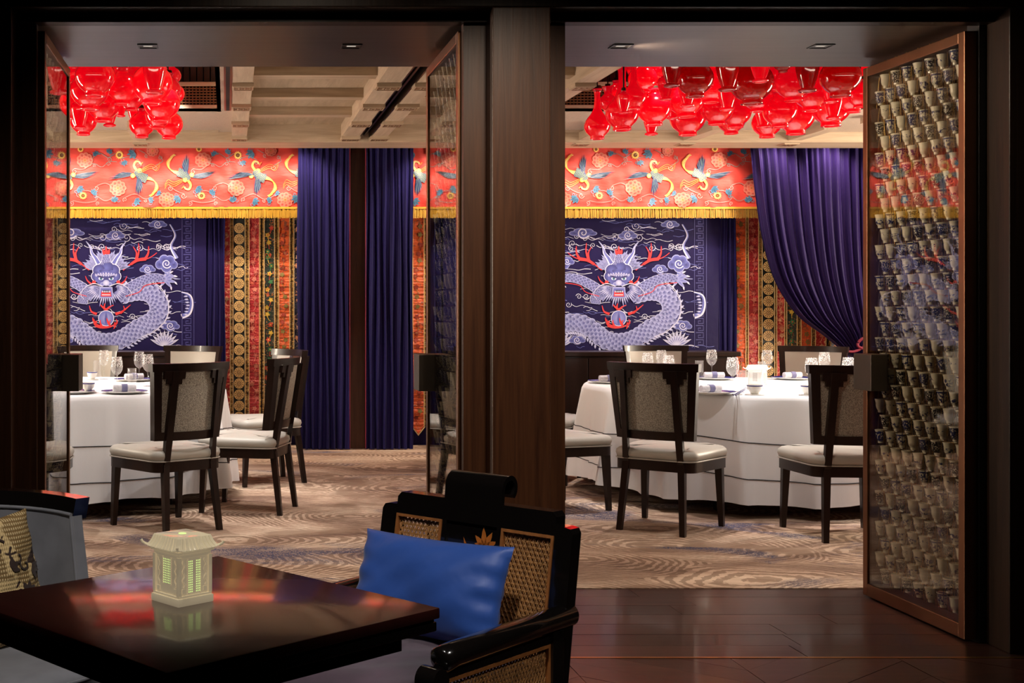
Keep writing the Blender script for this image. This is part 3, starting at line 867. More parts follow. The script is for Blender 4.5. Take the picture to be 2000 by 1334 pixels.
# ---- banners of brocade strips
MED = None
def medallion_mesh():
    e = Emb(); g = srgb(222, 182, 116); d = srgb(78, 54, 34)
    e.disk(0, 0, 0.050, g, 0, n=20); e.disk(0, 0, 0.044, d, 1, n=20)
    for k in range(12):
        a = 2*pi*k/12; e.disk(0.035*cos(a), 0.035*sin(a), 0.0075, g, 2, n=6)
    e.disk(0, 0, 0.026, g, 2, n=14); e.disk(0, 0, 0.021, d, 3, n=14); e.disk(0, 0, 0.013, g, 4, n=10)
    e.poly([(-0.006,-0.006),(0.006,-0.006),(0.006,0.006),(-0.006,0.006)], d, 5)
    return e
def banner(kind, x, w_, label, ztop=2.6, zbot=0.115, y=11.74):
    mt = {'red': 'brocade_red', 'crimson': 'brocade_crimson', 'orange': 'brocade_orange', 'green': 'brocade_green', 'navy': 'brocade_navy', 'med': 'strip_black'}[kind]
    t = thing('brocade_banner', label, 'banner', (x, y, 0), 0, 'brocade banners')
    h = w_/2
    rb_ = random.Random(int(x*1000))
    pts = [(-h, ztop), (h, ztop), (h, zbot+0.07), (0, zbot), (-h, zbot+0.07)]
    def ruf(z, x_): return 0.004*sin(z*31 + x*50) + 0.003*sin(z*67 + x*9)
    nz = 90
    mb = MB()
    def fun(u, q):
        xx = -h + w_*u; zb = zbot + 0.07*abs(xx)/h; z = ztop + (zb-ztop)*q
        return ((xx, ruf(z, xx) , z), (0, -1, 0))
    MB().slab(fun, 6, nz, 0.003).build('panel', mt, t, 60)
    for sx in (-1, 1):
        def rf(u, q):
            z = ztop + (zbot+0.075-ztop)*q
            xx = sx*h + sx*0.017*u
            return ((xx, 0.006*sin(z*150 + x*90)*(0.3+u) + ruf(z, xx), z), (0, -1, 0))
        MB().slab(rf, 2, 150, 0.002).build('gold_ruffle', 'gold_ruffle', t, 60)
        MB().box(sx*h-0.003, sx*h+0.003, -0.011, -0.007, zbot+0.07, ztop).build('edge_cord', 'trim_cream', t)
        MB().prism([(0, zbot-0.004), (sx*h, zbot+0.066), (sx*(h+0.015), zbot+0.07), (0, zbot-0.018)][::sx], lambda u, w2, q: (u, q, w2), -0.009, -0.003).build('point_trim', 'trim_cream', t)
    if kind == 'med':
        z = zbot + 0.16
        k = 0
        while z < 2.1:
            s_ = h/0.058
            o = MED.build('medallion', lambda u, v_, l: (u*s_, -0.010 - l*0.0006, v_*s_), t); o.location = (0, 0, z)
            z += 0.105*s_ + 0.004
    if kind in ('green', 'navy', 'red', 'orange', 'crimson'):
        e = Emb(); z = zbot + 0.15
        cols = {'green': [srgb(200, 60, 40), srgb(210, 170, 60), srgb(60, 120, 70)], 'navy': [srgb(200, 130, 90), srgb(220, 170, 130)],
                'red': [srgb(226, 170, 130), srgb(200, 120, 90)], 'crimson': [srgb(210, 120, 100), srgb(190, 90, 80)], 'orange': [srgb(140, 120, 60), srgb(170, 60, 40)]}[kind]
        while z < 2.1:
            c = rb_.choice(cols); xx = rb_.uniform(-0.5, 0.5)*h
            for k in range(5): e.leaf(xx, z, 2*pi*k/5 + z*7, 0.026, 0.02, c, tuple(q*0.7 for q in c), 0)
            e.disk(xx, z, 0.007, rb_.choice(cols), 0.5, n=6)
            e.rib([(xx, z-0.02), (xx*0.2, z-0.05), (-xx*0.6, z-0.06)], 0.005, 0.003, rb_.choice(cols), 0.2)
            z += rb_.uniform(0.06, 0.10)
        e.build('floral_embroidery', lambda u, v_, l: (u, ruf(v_, u) - 0.0055 - l*0.0006, v_), t)
MED = medallion_mesh()
BY = 11.74
def bx(px): return (px-VX)*BY/F
for kind, px, wpx, lab in (
    ('red', 438, 23, 'red brocade banner right next to the left dragon hanging'),
    ('med', 467, 23, 'black banner with round gold medallions left of the left blue curtain'),
    ('crimson', 496.5, 20, 'crimson brocade banner between medallion and green banners, left bay'),
    ('green', 526, 20, 'dark green floral banner in the left bay'),
    ('orange', 555, 21, 'orange brocade banner nearest the left blue curtain'),
    ('navy', 584, 20, 'navy floral banner half behind the left blue curtain'),
    ('orange', 817, 22, 'orange brocade banner right of the middle blue curtain'),
    ('crimson', 848, 22, 'crimson brocade banner behind the cup-filled glass door leaf'),
    ('med', 880, 22, 'black medallion banner hidden behind the middle door jamb'),
    ('orange', 1444, 24, 'orange brocade banner right next to the right dragon hanging'),
    ('crimson', 1471, 20, 'crimson brocade banner left of the swagged curtain medallions'),
    ('med', 1500, 24, 'black banner with round gold medallions beside the swagged curtain'),
    ('red', 1524, 15, 'narrow red brocade banner between medallion and green banners, right bay'),
    ('green', 1546, 20, 'dark green floral banner beneath the swagged curtain'),
    ('orange', 1574, 20, 'orange brocade banner beneath the swagged curtain'),
    ('red', 1602, 20, 'red brocade banner at right under the swagged curtain'),
    ('navy', 1632, 20, 'navy floral banner mostly behind the swagged curtain')):
    banner(kind, bx(px), wpx*BY/F, lab)
# navy cloth covering the wall below and behind the banners
link('wall_cloth', MB().box(-3.6, 7.2, 11.80, 11.815, 0.0, 2.9).mesh('wall_cloth', 'navy_curtain'), None, kind='structure', label='dark navy cloth lining the back wall')

# ---- embroidered red valance with gold fringe
VYP = 11.50
VZ0, VZ1 = EYE + (600-405)*VYP/F, 2.95
VK = 0.33*VYP/F
TILE = 700*VK
def wrink(x, z):
    a = (z - VZ0)
    return (0.010*sin(x*8.3 + 2.1*sin(z*5 + x)) + 0.006*sin(x*19 - z*14 + sin(x*3)) + 0.005*sin(z*31 + 3*sin(x*4.1))
            + 0.004*sin(x*37 + z*22 + 2*sin(x*7)))
def phoenix(e, sx, cx, cy):
    """a flying phoenix; sx=1 head up / wing to the left, -1 turned half round"""
    tr = lambda x, y: (cx + sx*x, cy + sx*y)
    TEAL = srgb(40, 84, 96); BLUE = srgb(28, 42, 96); GREY = srgb(96, 108, 112); YEL = srgb(214, 164, 72); CRM = srgb(228, 196, 136)
    A = 0.0 if sx > 0 else pi
    for k in range(9):
        e.leaf(*tr(-20, 0), A + pi + (k-4)*0.045, 172 - 11*k, 11, TEAL if k % 2 else BLUE, BLUE if k % 2 else GREY, 2.0+0.05*k)
    for k in range(9):
        e.leaf(*tr(-5, 10), A + pi*0.40 - (k-6)*0.075, 122 - 9*abs(k-2), 11, TEAL if k % 2 else BLUE, GREY if k % 2 else BLUE, 2.6+0.05*k)
    for k in range(4):
        e.rib([tr(20, 8+6*k), tr(70+6*k, 20+6*k), tr(100+4*k, 60+8*k), tr(85-6*k, 110+6*k), tr(60+10*k, 125-4*k)], 5, 10 if k % 2 else 4, YEL if k % 2 else CRM, 1.6+0.1*k)
    subdiv_scales(e, [tr(45, 25), tr(10, 10), tr(-10, -20)], 24, 17, 3.2, step=9, r=8, dark=srgb(40, 55, 70), rim=srgb(120, 135, 130), line=srgb(60, 80, 90))
    e.disk(*tr(-35, 8), 14, YEL, 3.4, srgb(255, 230, 150)); e.disk(*tr(5, -22), 14, YEL, 4.4, srgb(250, 210, 120))
    e.rib([tr(-10, -20), tr(-28, -50), tr(-18, -76), tr(4, -72), tr(8, -56)], 16, 8, YEL, 4.2, CRM)
    e.disk(*tr(10, -52), 10, RED, 4.6); e.leaf(*tr(10, -54), A - 0.9, 26, 8, RED, YEL, 4.7)
    for k in range(3): e.rib([tr(20, -30+8*k), tr(70, -60+12*k), tr(105, -50+14*k), tr(125, -75+10*k)], 2.5, 1.5, YEL, 1.4)
def peony(e, x, y, r):
    CO = srgb(170, 34, 34); CR_ = srgb(208, 122, 102)
    for k in range(9): 
        a = 2*pi*k/9; e.disk(x + r*0.72*cos(a), y + r*0.66*sin(a), r*0.36, CR_, 1.2+0.02*k, CO, n=9)
    for k in range(6):
        a = 2*pi*k/6+0.4; e.disk(x + r*0.38*cos(a), y + r*0.34*sin(a), r*0.28, CR_, 1.8+0.02*k, srgb(220, 80, 60), n=8)
    e.disk(x, y, r*0.2, srgb(214, 140, 80), 2.2, srgb(170, 40, 40))
def sunfl(e, x, y, r):
    for k in range(14): e.leaf(x, y, 2*pi*k/14, r, r*0.36, srgb(240, 180, 60), srgb(250, 215, 120), 1.2+0.01*k)
    e.disk(x, y, r*0.46, srgb(70, 40, 25), 1.6, srgb(150, 90, 30))
def bleaf(e, x, y, a, s_):
    c0 = srgb(28, 66, 104); c1 = srgb(70, 120, 148); c2 = srgb(22, 40, 90)
    for k, da in enumerate((-0.9, -0.35, 0.25, 0.8)): e.leaf(x, y, a+da, s_*(1 - 0.15*abs(k-1.5)), s_*0.42, c0 if k % 2 else c2, c1, 1.2+0.1*k)
    e.spiral(x + s_*0.5*cos(a+1.4), y + s_*0.5*sin(a+1.4), s_*0.3, 1.2, s_*0.09, c1, 1.7)
VT = []
for (cx, cy, sx) in ((580, 185, 1), (858, 195, -1)):
    e = Emb(); phoenix(e, sx, cx, cy); VT.append(('phoenix', e))
for x, y, r in ((260, 100, 46), (455, 265, 48), (745, 335, 46), (660, 45, 34)):
    e = Emb(); peony(e, x, y, r); VT.append(('peony', e))
for x, y, r in ((465, 70, 26), (250, 310, 24), (235, 35, 20)):
    e = Emb(); sunfl(e, x, y, r); VT.append(('sunflower', e))
for x, y, a, s_ in ((555, 55, 2.6, 52), (490, 105, 1.2, 36), (440, 345, -1.8, 40), (220, 265, 0.6, 44), (305, 300, -0.8, 40), (555, 340, 0.4, 44), (330, 70, -2.2, 34), (690, 290, 0.5, 30), (820, 320, 2.5, 48), (400, 60, -1.0, 36), (640, 340, -0.3, 36)):
    e = Emb(); bleaf(e, x, y, a, s_); VT.append(('leaf_spray', e))
e = Emb(); rv = random.Random(5)
for pts in ([(200, 150), (250, 155), (310, 120), (360, 140), (400, 110), (450, 110)], [(300, 90), (350, 60), (400, 85), (440, 60)], [(480, 90), (530, 80), (580, 100)],
            [(220, 290), (280, 280), (330, 310), (380, 340), (430, 320), (470, 300)], [(330, 250), (380, 235), (420, 255)], [(500, 320), (560, 300), (620, 330), (680, 310), (740, 300)],
            [(680, 130), (720, 105), (700, 70)], [(190, 340), (260, 350), (330, 340)], [(760, 250), (800, 280), (850, 300)], [(620, 60), (580, 40)]):
    e.rib(pts, 3.0, 3.0, srgb(120, 136, 132), 0.9)
    for p in pts[::2]: e.spiral(p[0]+rv.uniform(-8, 8), p[1]+rv.uniform(10, 20), rv.uniform(10, 17), 1.3, 2.8, srgb(150, 160, 155), 1.0, rv.choice((-1, 1)), rv.uniform(0, 6))
VT.append(('vine_scrolls', e))
for ui, (xa, xb, off) in enumerate(((-3.35, 1.118, None), (1.265, 6.9, None))):
    side = 'left' if ui == 0 else 'right'
    xm = (xa+xb)/2
    t = thing('embroidered_valance', 'red satin valance with phoenix embroidery and gold fringe over the %s bay' % side, 'valance', (xm, VYP, 0), 0, 'embroidered valances')
    def vf(u, q):
        x = xa + (xb-xa)*u; z = VZ0 + (VZ1-VZ0)*q
        return ((x - xm, wrink(x, z), z), (0, -1, 0))
    MB().slab(vf, int((xb-xa)/0.018), 34, 0.003).build('cloth', 'red_satin', t, 60)
    # tiles: pattern x0 such that phoenix falls where the photo shows it
    X580 = (80 + 580*0.33 - VX)*VYP/F if ui == 0 else (1080 + 600*0.33 - VX)*VYP/F
    k0 = -4
    for k in range(-4, 6):
        base = X580 + k*TILE
        if base < xa + 0.42 or base + 0.72 > xb + 0.35: continue
        for nm, e in VT:
            mnx = min(p[0] for p in e.v); mxx = max(p[0] for p in e.v)
            if base + (mnx-580)*VK < xa or base + (mxx-580)*VK > xb: continue
            def fn(u, v_, lay):
                x = base + (u-580)*VK; z = EYE + (600 - (280 + v_*0.33))*VYP/F
                return (x - xm, wrink(x, z) - 0.0085 - lay*0.0009, z)
            o = e.build(nm, fn, t)
            if nm == 'vine_scrolls': o['kind'] = 'stuff'
    # fringe
    B(xa-xm, xb-xm, -0.012, 0.004, VZ0-0.014, VZ0+0.004).build('fringe_band', 'gold_fringe', t)
    fm = MB(); rf_ = random.Random(2); x = xa
    zf = EYE + (600-426)*VYP/F
    while x < xb:
        ww = rf_.uniform(0.0030, 0.0050); y = rf_.uniform(-0.012, 0.002); zz = zf + rf_.uniform(-0.004, 0.008); lx = rf_.uniform(-0.003, 0.003)
        fm.add([(x-xm, y, VZ0-0.012), (x-xm+ww, y+0.002, VZ0-0.012), (x-xm+ww+lx, y+0.002, zz), (x-xm+lx, y, zz)], [(0, 1, 2, 3)])
        x += ww*0.8
    fo = fm.build('fringe_threads', 'gold_fringe', t); fo['kind'] = 'stuff'

# ---- blue curtains either side of the column
for px0, px1, lab in ((581, 683, 'long dark blue pleated curtain left of the wooden column'), (714, 806, 'long dark blue pleated curtain right of the wooden column')):
    Yc = 11.40
    x0 = (px0-VX)*Yc/F; x1 = (px1-VX)*Yc/F
    t = thing('curtain', lab, 'curtain', ((x0+x1)/2, Yc, 0), 0, 'blue curtains by the column')
    curtain(MB(), x0-(x0+x1)/2, x1-(x0+x1)/2, 0, 0.012, 2.9, 0.026, 0.062, px0*0.1, nz=20).build('drape', 'navy_curtain', t, 60)
    xe = (x1 if px0 < 700 else x0) - (x0+x1)/2
    B(xe-0.003, xe+0.003, -0.02, 0.01, 0.02, 2.9).build('red_piping', 'rope', t)
    B(x0-(x0+x1)/2, x1-(x0+x1)/2, -0.012, 0.03, 2.9, 2.93).build('rail', 'bronze_dark', t)
# ---- swagged violet curtain pulled to the right by a rope tie-back
Ys = 11.30
def swp(px, py): return W(px, py, Ys)
left_edge = cr([(1464, 270), (1468, 300), (1477, 380), (1492, 470), (1517, 550), (1560, 615), (1612, 655), (1655, 690), (1672, 700)], 6)
right_edge = cr([(1745, 270), (1745, 300), (1745, 380), (1744, 470), (1742, 550), (1738, 615), (1728, 655), (1714, 690), (1708, 700)], 6)
t = thing('swag_curtain', 'violet-blue curtain swept aside and tied with a rope at right', 'curtain', swp(1640, 690)*1.0, 0)
org = Vector(t.location)
mb = MB(); nL = len(left_edge)
def swf(u, q):
    i = q*(nL-1); a = int(min(i, nL-2)); f_ = i-a
    l = left_edge[a].lerp(left_edge[a+1], f_); r = right_edge[a].lerp(right_edge[a+1], f_)
    p = l.lerp(r, u); wpt = swp(p.x, p.y)
    d = 0.030*sin(u*2*pi*15 + 2.0*sin(u*7) + 0.8*q) + 0.012*sin(u*2*pi*37 + q*3)
    d *= (1.0 - 0.45*q)
    return ((wpt.x - org.x, d + 0.03*q, wpt.z - org.z), (0, -1, 0))
mb.slab(swf, 190, 48, 0.004).build('drape', 'violet_curtain', t, 70)
mb = MB()                                   # gathered tail below the tie
def taf(u, q):
    p = Vector((1672 + 36*u - 2*q*(0.5-u)*30, 698 + q*183)); wpt = swp(p.x, p.y)
    return ((wpt.x - org.x, 0.02*sin(u*2*pi*6) + 0.03, wpt.z - org.z), (0, -1, 0))
mb.slab(taf, 60, 12, 0.004).build('tail', 'violet_curtain', t, 70)
B(swp(1462, 270).x - org.x, swp(1748, 270).x - org.x, -0.02, 0.035, swp(1464, 270).z - org.z - 0.005, swp(1464, 270).z - org.z + 0.10).build('rail', 'bronze_dark', t)
rp3 = lambda px, py, dy: (lambda q: (q.x-org.x, dy, q.z-org.z))(swp(px, py))
rope = thing('tie_back_rope', 'dark red knotted rope tying back the violet curtain', 'rope', org + Vector((0, -0.05, 0)), 0)
MB().tube(cr([rp3(1640, 684, 0.0), rp3(1660, 686, -0.02), rp3(1678, 676, -0.03), rp3(1694, 650, -0.02), rp3(1710, 612, 0.05)], 6), 0.011, 8).build('rope_loop', 'rope', rope, 60)
MB().tube(cr([rp3(1668, 668, -0.03), rp3(1676, 660, -0.05), rp3(1684, 668, -0.05), rp3(1678, 680, -0.05), rp3(1668, 676, -0.03)], 6, True), 0.012, 8).build('knot', 'rope', rope, 60)
MB().tube(cr([rp3(1676, 678, -0.04), rp3(1686, 696, -0.04), rp3(1682, 730, -0.03)], 5), [0.011]*11, 8).build('tail', 'rope', rope, 60)
# ------------------------------------------------------------------ red glass vase pendants
def redglass(name, em, base=(0.55, 0.001, 0.006), tl_w=0.5, tp_w=0.13):
    m, nt, b, out = newmat(name)
    b.inputs['Base Color'].default_value = (*base, 1)
    b.inputs['Roughness'].default_value = 0.12
    b.inputs['Coat Weight'].default_value = 0.8; b.inputs['Coat Roughness'].default_value = 0.04
    if em:
        b.inputs['Emission Color'].default_value = (1.0, 0.001, 0.022, 1); b.inputs['Emission Strength'].default_value = em
    tl = N(nt, 'ShaderNodeBsdfTranslucent'); tl.inputs[0].default_value = (0.95, 0.008, 0.02, 1)
    tp = N(nt, 'ShaderNodeBsdfTransparent'); tp.inputs[0].default_value = (1.0, 0.06, 0.05, 1)
    m1 = N(nt, 'ShaderNodeMixShader'); m1.inputs[0].default_value = tl_w
    m2 = N(nt, 'ShaderNodeMixShader'); m2.inputs[0].default_value = tp_w
    gs = N(nt, 'ShaderNodeBsdfGlossy'); gs.inputs['Roughness'].default_value = 0.03
    m3 = N(nt, 'ShaderNodeMixShader'); L(nt, schlick(nt, 0.06), m3.inputs[0])
    L(nt, b.outputs[0], m1.inputs[1]); L(nt, tl.outputs[0], m1.inputs[2])
    L(nt, m1.outputs[0], m2.inputs[1]); L(nt, tp.outputs[0], m2.inputs[2])
    L(nt, m2.outputs[0], m3.inputs[1]); L(nt, gs.outputs[0], m3.inputs[2])
    L(nt, m3.outputs[0], out.inputs['Surface'])
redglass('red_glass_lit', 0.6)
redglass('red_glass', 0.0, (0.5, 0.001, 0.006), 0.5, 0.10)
def prof(kind, r):
    if kind == 'globe':
        p = [(0.0, 0.10), (0.36, 0.10), (0.40, 0.02), (0.46, 0.0), (0.50, 0.03), (0.49, 0.16), (0.52, 0.24), (0.74, 0.42), (0.92, 0.68), (1.0, 0.98), (0.96, 1.26), (0.80, 1.56), (0.55, 1.78), (0.40, 1.88), (0.36, 2.0), (0.38, 2.14), (0.44, 2.2)]
    elif kind == 'bottle':
        p = [(0.0, 0.12), (0.40, 0.12), (0.46, 0.0), (0.54, 0.03), (0.53, 0.20), (0.60, 0.30), (0.86, 0.58), (1.0, 0.95), (0.96, 1.28), (0.78, 1.62), (0.50, 1.98), (0.32, 2.35), (0.24, 2.8), (0.22, 3.3), (0.25, 3.65), (0.34, 3.82), (0.36, 3.92), (0.30, 3.95)]
    elif kind == 'jar':
        p = [(0.0, 0.08), (0.36, 0.08), (0.42, 0.0), (0.48, 0.03), (0.48, 0.14), (0.78, 0.42), (1.0, 0.95), (0.90, 1.45), (0.60, 1.80), (0.42, 2.0), (0.46, 2.3), (0.66, 2.75), (0.64, 2.78)]
    else:  # meiping: wide shoulders tapering down to a ring foot
        p = [(0.0, 0.12), (0.40, 0.12), (0.50, 0.02), (0.62, 0.0), (0.74, 0.06), (0.78, 0.16), (0.70, 0.26), (0.54, 0.32), (0.54, 0.40), (0.66, 0.75), (0.84, 1.35), (0.97, 2.0), (1.0, 2.45), (0.92, 2.8), (0.68, 3.05), (0.40, 3.18), (0.34, 3.3), (0.38, 3.42)]
    # smooth the silhouette
    q = cr([(a, c) for a, c in p], 3)
    return [(max(0.0, v_.x)*r, v_.y*r) for v_ in q]
KN = {'globe': 'round-bellied red glass vase lamp', 'bottle': 'long-necked red glass bottle lamp', 'jar': 'small flare-necked red glass jar lamp', 'meiping': 'tapering ring-footed red glass vase lamp'}
TOP = {'globe': 2.2, 'bottle': 3.95, 'jar': 2.78, 'meiping': 3.42}
right_l = [(1166.5,272,25,'bottle',9.3,1),(1187,217,17,'jar',9.7,1),(1215,255,32,'bottle',8.9,1),(1218,222,13,'meiping',8.5,1),(1238,214,23,'bottle',8.5,1),(1271,191,27,'globe',9.3,1),(1277,245,30,'globe',9.0,1),(1272,264,16,'meiping',9.7,1),
 (1300,196,15,'meiping',8.4,1),(1312,170,20,'meiping',8.0,0),(1357,190,33,'globe',8.1,0),(1340,229,35,'globe',9.0,1),(1342,209,17,'meiping',8.5,1),(1315,233,16,'meiping',9.5,1),(1343,265,32,'globe',9.5,1),(1388,201,30,'globe',9.0,1),(1421,178,22,'meiping',7.9,0),(1400,244,30,'globe',9.2,1),(1420,216,18,'meiping',8.6,1),
 (1436,250,28,'globe',9.7,1),(1428,262,25,'globe',10.0,1),(1468,204,39,'globe',8.4,0),(1485,161,20,'meiping',7.9,1),(1482,219,29,'globe',9.2,1),(1498,269,27,'globe',9.9,1),(1491,250,16,'meiping',9.4,1),(1523,249,30,'globe',9.0,1),(1554,263,33,'globe',9.6,1),(1550,198,33,'globe',8.6,1),(1577,180,22,'meiping',7.9,0),(1586,217,33,'globe',9.0,1),(1587,229,24,'globe',9.6,1),
 (1623,247,35,'globe',9.4,1),(1627,233,17,'meiping',8.9,1),(1641,189,36,'globe',8.0,0),(1623,201,18,'meiping',8.6,1),(1665,220,28,'globe',9.2,1),(1680,210,23,'globe',8.6,1),(1698,168,25,'globe',8.6,1),(1514,178,15,'meiping',8.9,1),(1529,141,16,'globe',7.8,0),
 (1248,158,22,'globe',10.0,1),(1440,165,26,'globe',9.8,1),(1520,172,24,'globe',9.9,1),(1605,172,26,'globe',9.9,1),(1662,170,24,'globe',9.9,1),(1392,158,22,'globe',9.9,1),
 (1255,182,26,'globe',8.9,1),(1290,165,28,'globe',9.1,1),(1333,172,30,'globe',9.3,1),(1376,172,26,'globe',8.5,1),(1404,192,28,'globe',9.6,1),(1446,186,28,'globe',9.3,1),(1508,190,28,'globe',9.5,1),(1533,205,27,'globe',9.8,1),(1566,168,28,'globe',9.3,1),(1608,190,28,'globe',9.5,1),(1660,198,26,'globe',9.6,1),(1205,205,20,'globe',9.9,1),(1310,205,26,'globe',9.8,1)]
left_l = [(114,186,24,'meiping',7.9,1),(186,189,37,'globe',8.1,1),(175,215,36,'globe',8.9,1),(239,204,30,'globe',8.9,1),(244,159,20,'globe',9.5,1),(302,184,24,'meiping',7.9,1),(297,204,38,'globe',8.7,1),(335,168,18,'globe',9.6,1),(316,238,34,'globe',9.0,1),(257,216,22,'globe',9.5,1),(236,228,12,'meiping',10.0,1),(261,238,13,'meiping',10.1,1),
 (201,238,31,'globe',9.0,1),(214,247,16,'meiping',9.6,1),(163,264,25,'globe',9.6,1),(156,252,17,'meiping',8.9,1),(277,269,24,'globe',9.8,1),(330,271,26,'globe',9.8,1),(309,252,24,'globe',9.4,1),(340,205,20,'globe',9.9,1),(130,232,24,'globe',9.3,1),(150,162,25,'globe',9.4,1),(275,155,20,'globe',9.8,1),
 (150,192,28,'globe',9.7,1),(215,172,28,'globe',9.3,1),(265,187,28,'globe',9.3,1),(328,200,24,'globe',9.5,1),(120,160,26,'globe',9.6,1)]
ORD = 'first second third fourth fifth sixth seventh eighth ninth tenth eleventh twelfth thirteenth fourteenth fifteenth sixteenth seventeenth eighteenth nineteenth twentieth'.split()
ORD += ['twenty-' + a for a in ORD[:9]] + ['thirtieth'] + ['thirty-' + a for a in ORD[:5]]
def lanterns(lst, side, n0):
    items = [[a[0], a[1], a[2]*(1.07 if a[3] == 'globe' else 1.0), a[3], 7.35 + (a[4]-7.8)*0.8, a[5]] for a in lst]
    def sph(a):
        Y = a[4]; r = a[2]*Y/F; p = W(a[0], a[1], Y); h = TOP[a[3]]*r
        if a[3] == 'globe': return [(p + Vector((0, 0, r*0.98)), r), (p + Vector((0, 0, r*1.9)), r*0.5)]
        if a[3] in ('bottle', 'jar'): return [(p + Vector((0, 0, r*0.98)), r), (p + Vector((0, 0, h*0.6)), r*0.4), (p + Vector((0, 0, h*0.85)), r*0.4)]
        return [(p + Vector((0, 0, r*0.2)), r*0.78), (p + Vector((0, 0, r*1.2)), r*0.85), (p + Vector((0, 0, r*2.3)), r)]
    rl_ = random.Random(4)
    LO, HI = 7.28, 9.16
    for it in range(1200):                     # settle the depths so that no two vases touch
        bad = []
        S = [sph(a) for a in items]
        for i in range(len(items)):
            for j in range(i):
                if any((pa-pb).length < ra+rb+0.004 for pa, ra in S[i] for pb, rb in S[j]): bad.append((i, j))
        if not bad: break
        for i, j in bad:
            s_ = 1 if items[i][4] >= items[j][4] else -1
            kk = rl_.uniform(0.004, 0.06)
            items[i][4] = min(HI, max(LO, items[i][4] + s_*kk)); items[j][4] = min(HI, max(LO, items[j][4] - s_*kk))
            if it > 250:
                q = i if items[i][2] > items[j][2] else j
                items[q][2] *= 0.996
                if it % 40 == 0: items[i][4] = rl_.uniform(LO, HI)
    print('lanterns', side, 'left over', len(bad), 'after', it)
    rows = {'bottom': [], 'middle': [], 'upper': []}
    for a in items: rows['bottom' if a[1] >= 240 else 'middle' if a[1] >= 205 else 'upper'].append(a)
    for rn, row in rows.items():
        row.sort(key=lambda a: a[0])
        for k, a in enumerate(row):
            px, py, rp_, kind, Y, lit = a
            p = W(px, py, Y); r = rp_*Y/F
            lab = '%s%s, %s from left in %s row, %s cluster' % ('' if lit else 'darker ', KN[kind], ORD[k], rn, side)
            t = thing('pendant_lamp', lab, 'pendant lamp', p, 0, 'red glass vase lamps, %s cluster' % side)
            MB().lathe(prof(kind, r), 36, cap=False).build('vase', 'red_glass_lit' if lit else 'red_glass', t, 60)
            h = TOP[kind]*r
            MB().lathe([(0.0, h+0.02), (0.3*r, h+0.02), (0.34*r, h), (0.3*r, h-0.02), (0, h-0.02)][::-1], 16, cap=False).build('cap', 'bronze_dark', t, 40)
            top_z = 3.35
            MB().tube([(0, 0, h+0.02), (0, 0, top_z - p.z)], 0.005, 6).build('cord', 'black_metal', t)
lanterns(left_l, 'left', 0); lanterns(right_l, 'right', 0)
# small round ceiling spots inside the recess
m, nt, b, out = newmat('lamp_glow'); b.inputs['Emission Color'].default_value = (1, 0.85, 0.65, 1); b.inputs['Emission Strength'].default_value = 12.0
for xc, dx, dy, lab in ((3.63, -0.98, -0.1, 'lit round recess spot, left of the right lantern cluster, nearer one'), (3.63, -0.92, 0.38, 'lit round recess spot, left of the right lantern cluster, farther one')):
    t = thing('recess_spot', lab, 'spotlight', (xc+dx, TABLE_Y+dy, 3.35), 0, 'recess spots')
    MB().lathe([(0.05, 0), (0.05, -0.02), (0.035, -0.02), (0.035, -0.005)], 16, cap=False).build('ring', 'bronze_dark', t, 30)
    MB().lathe([(0.034, -0.012), (0.034, -0.006)], 16).build('lens', 'lamp_glow', t, 30)

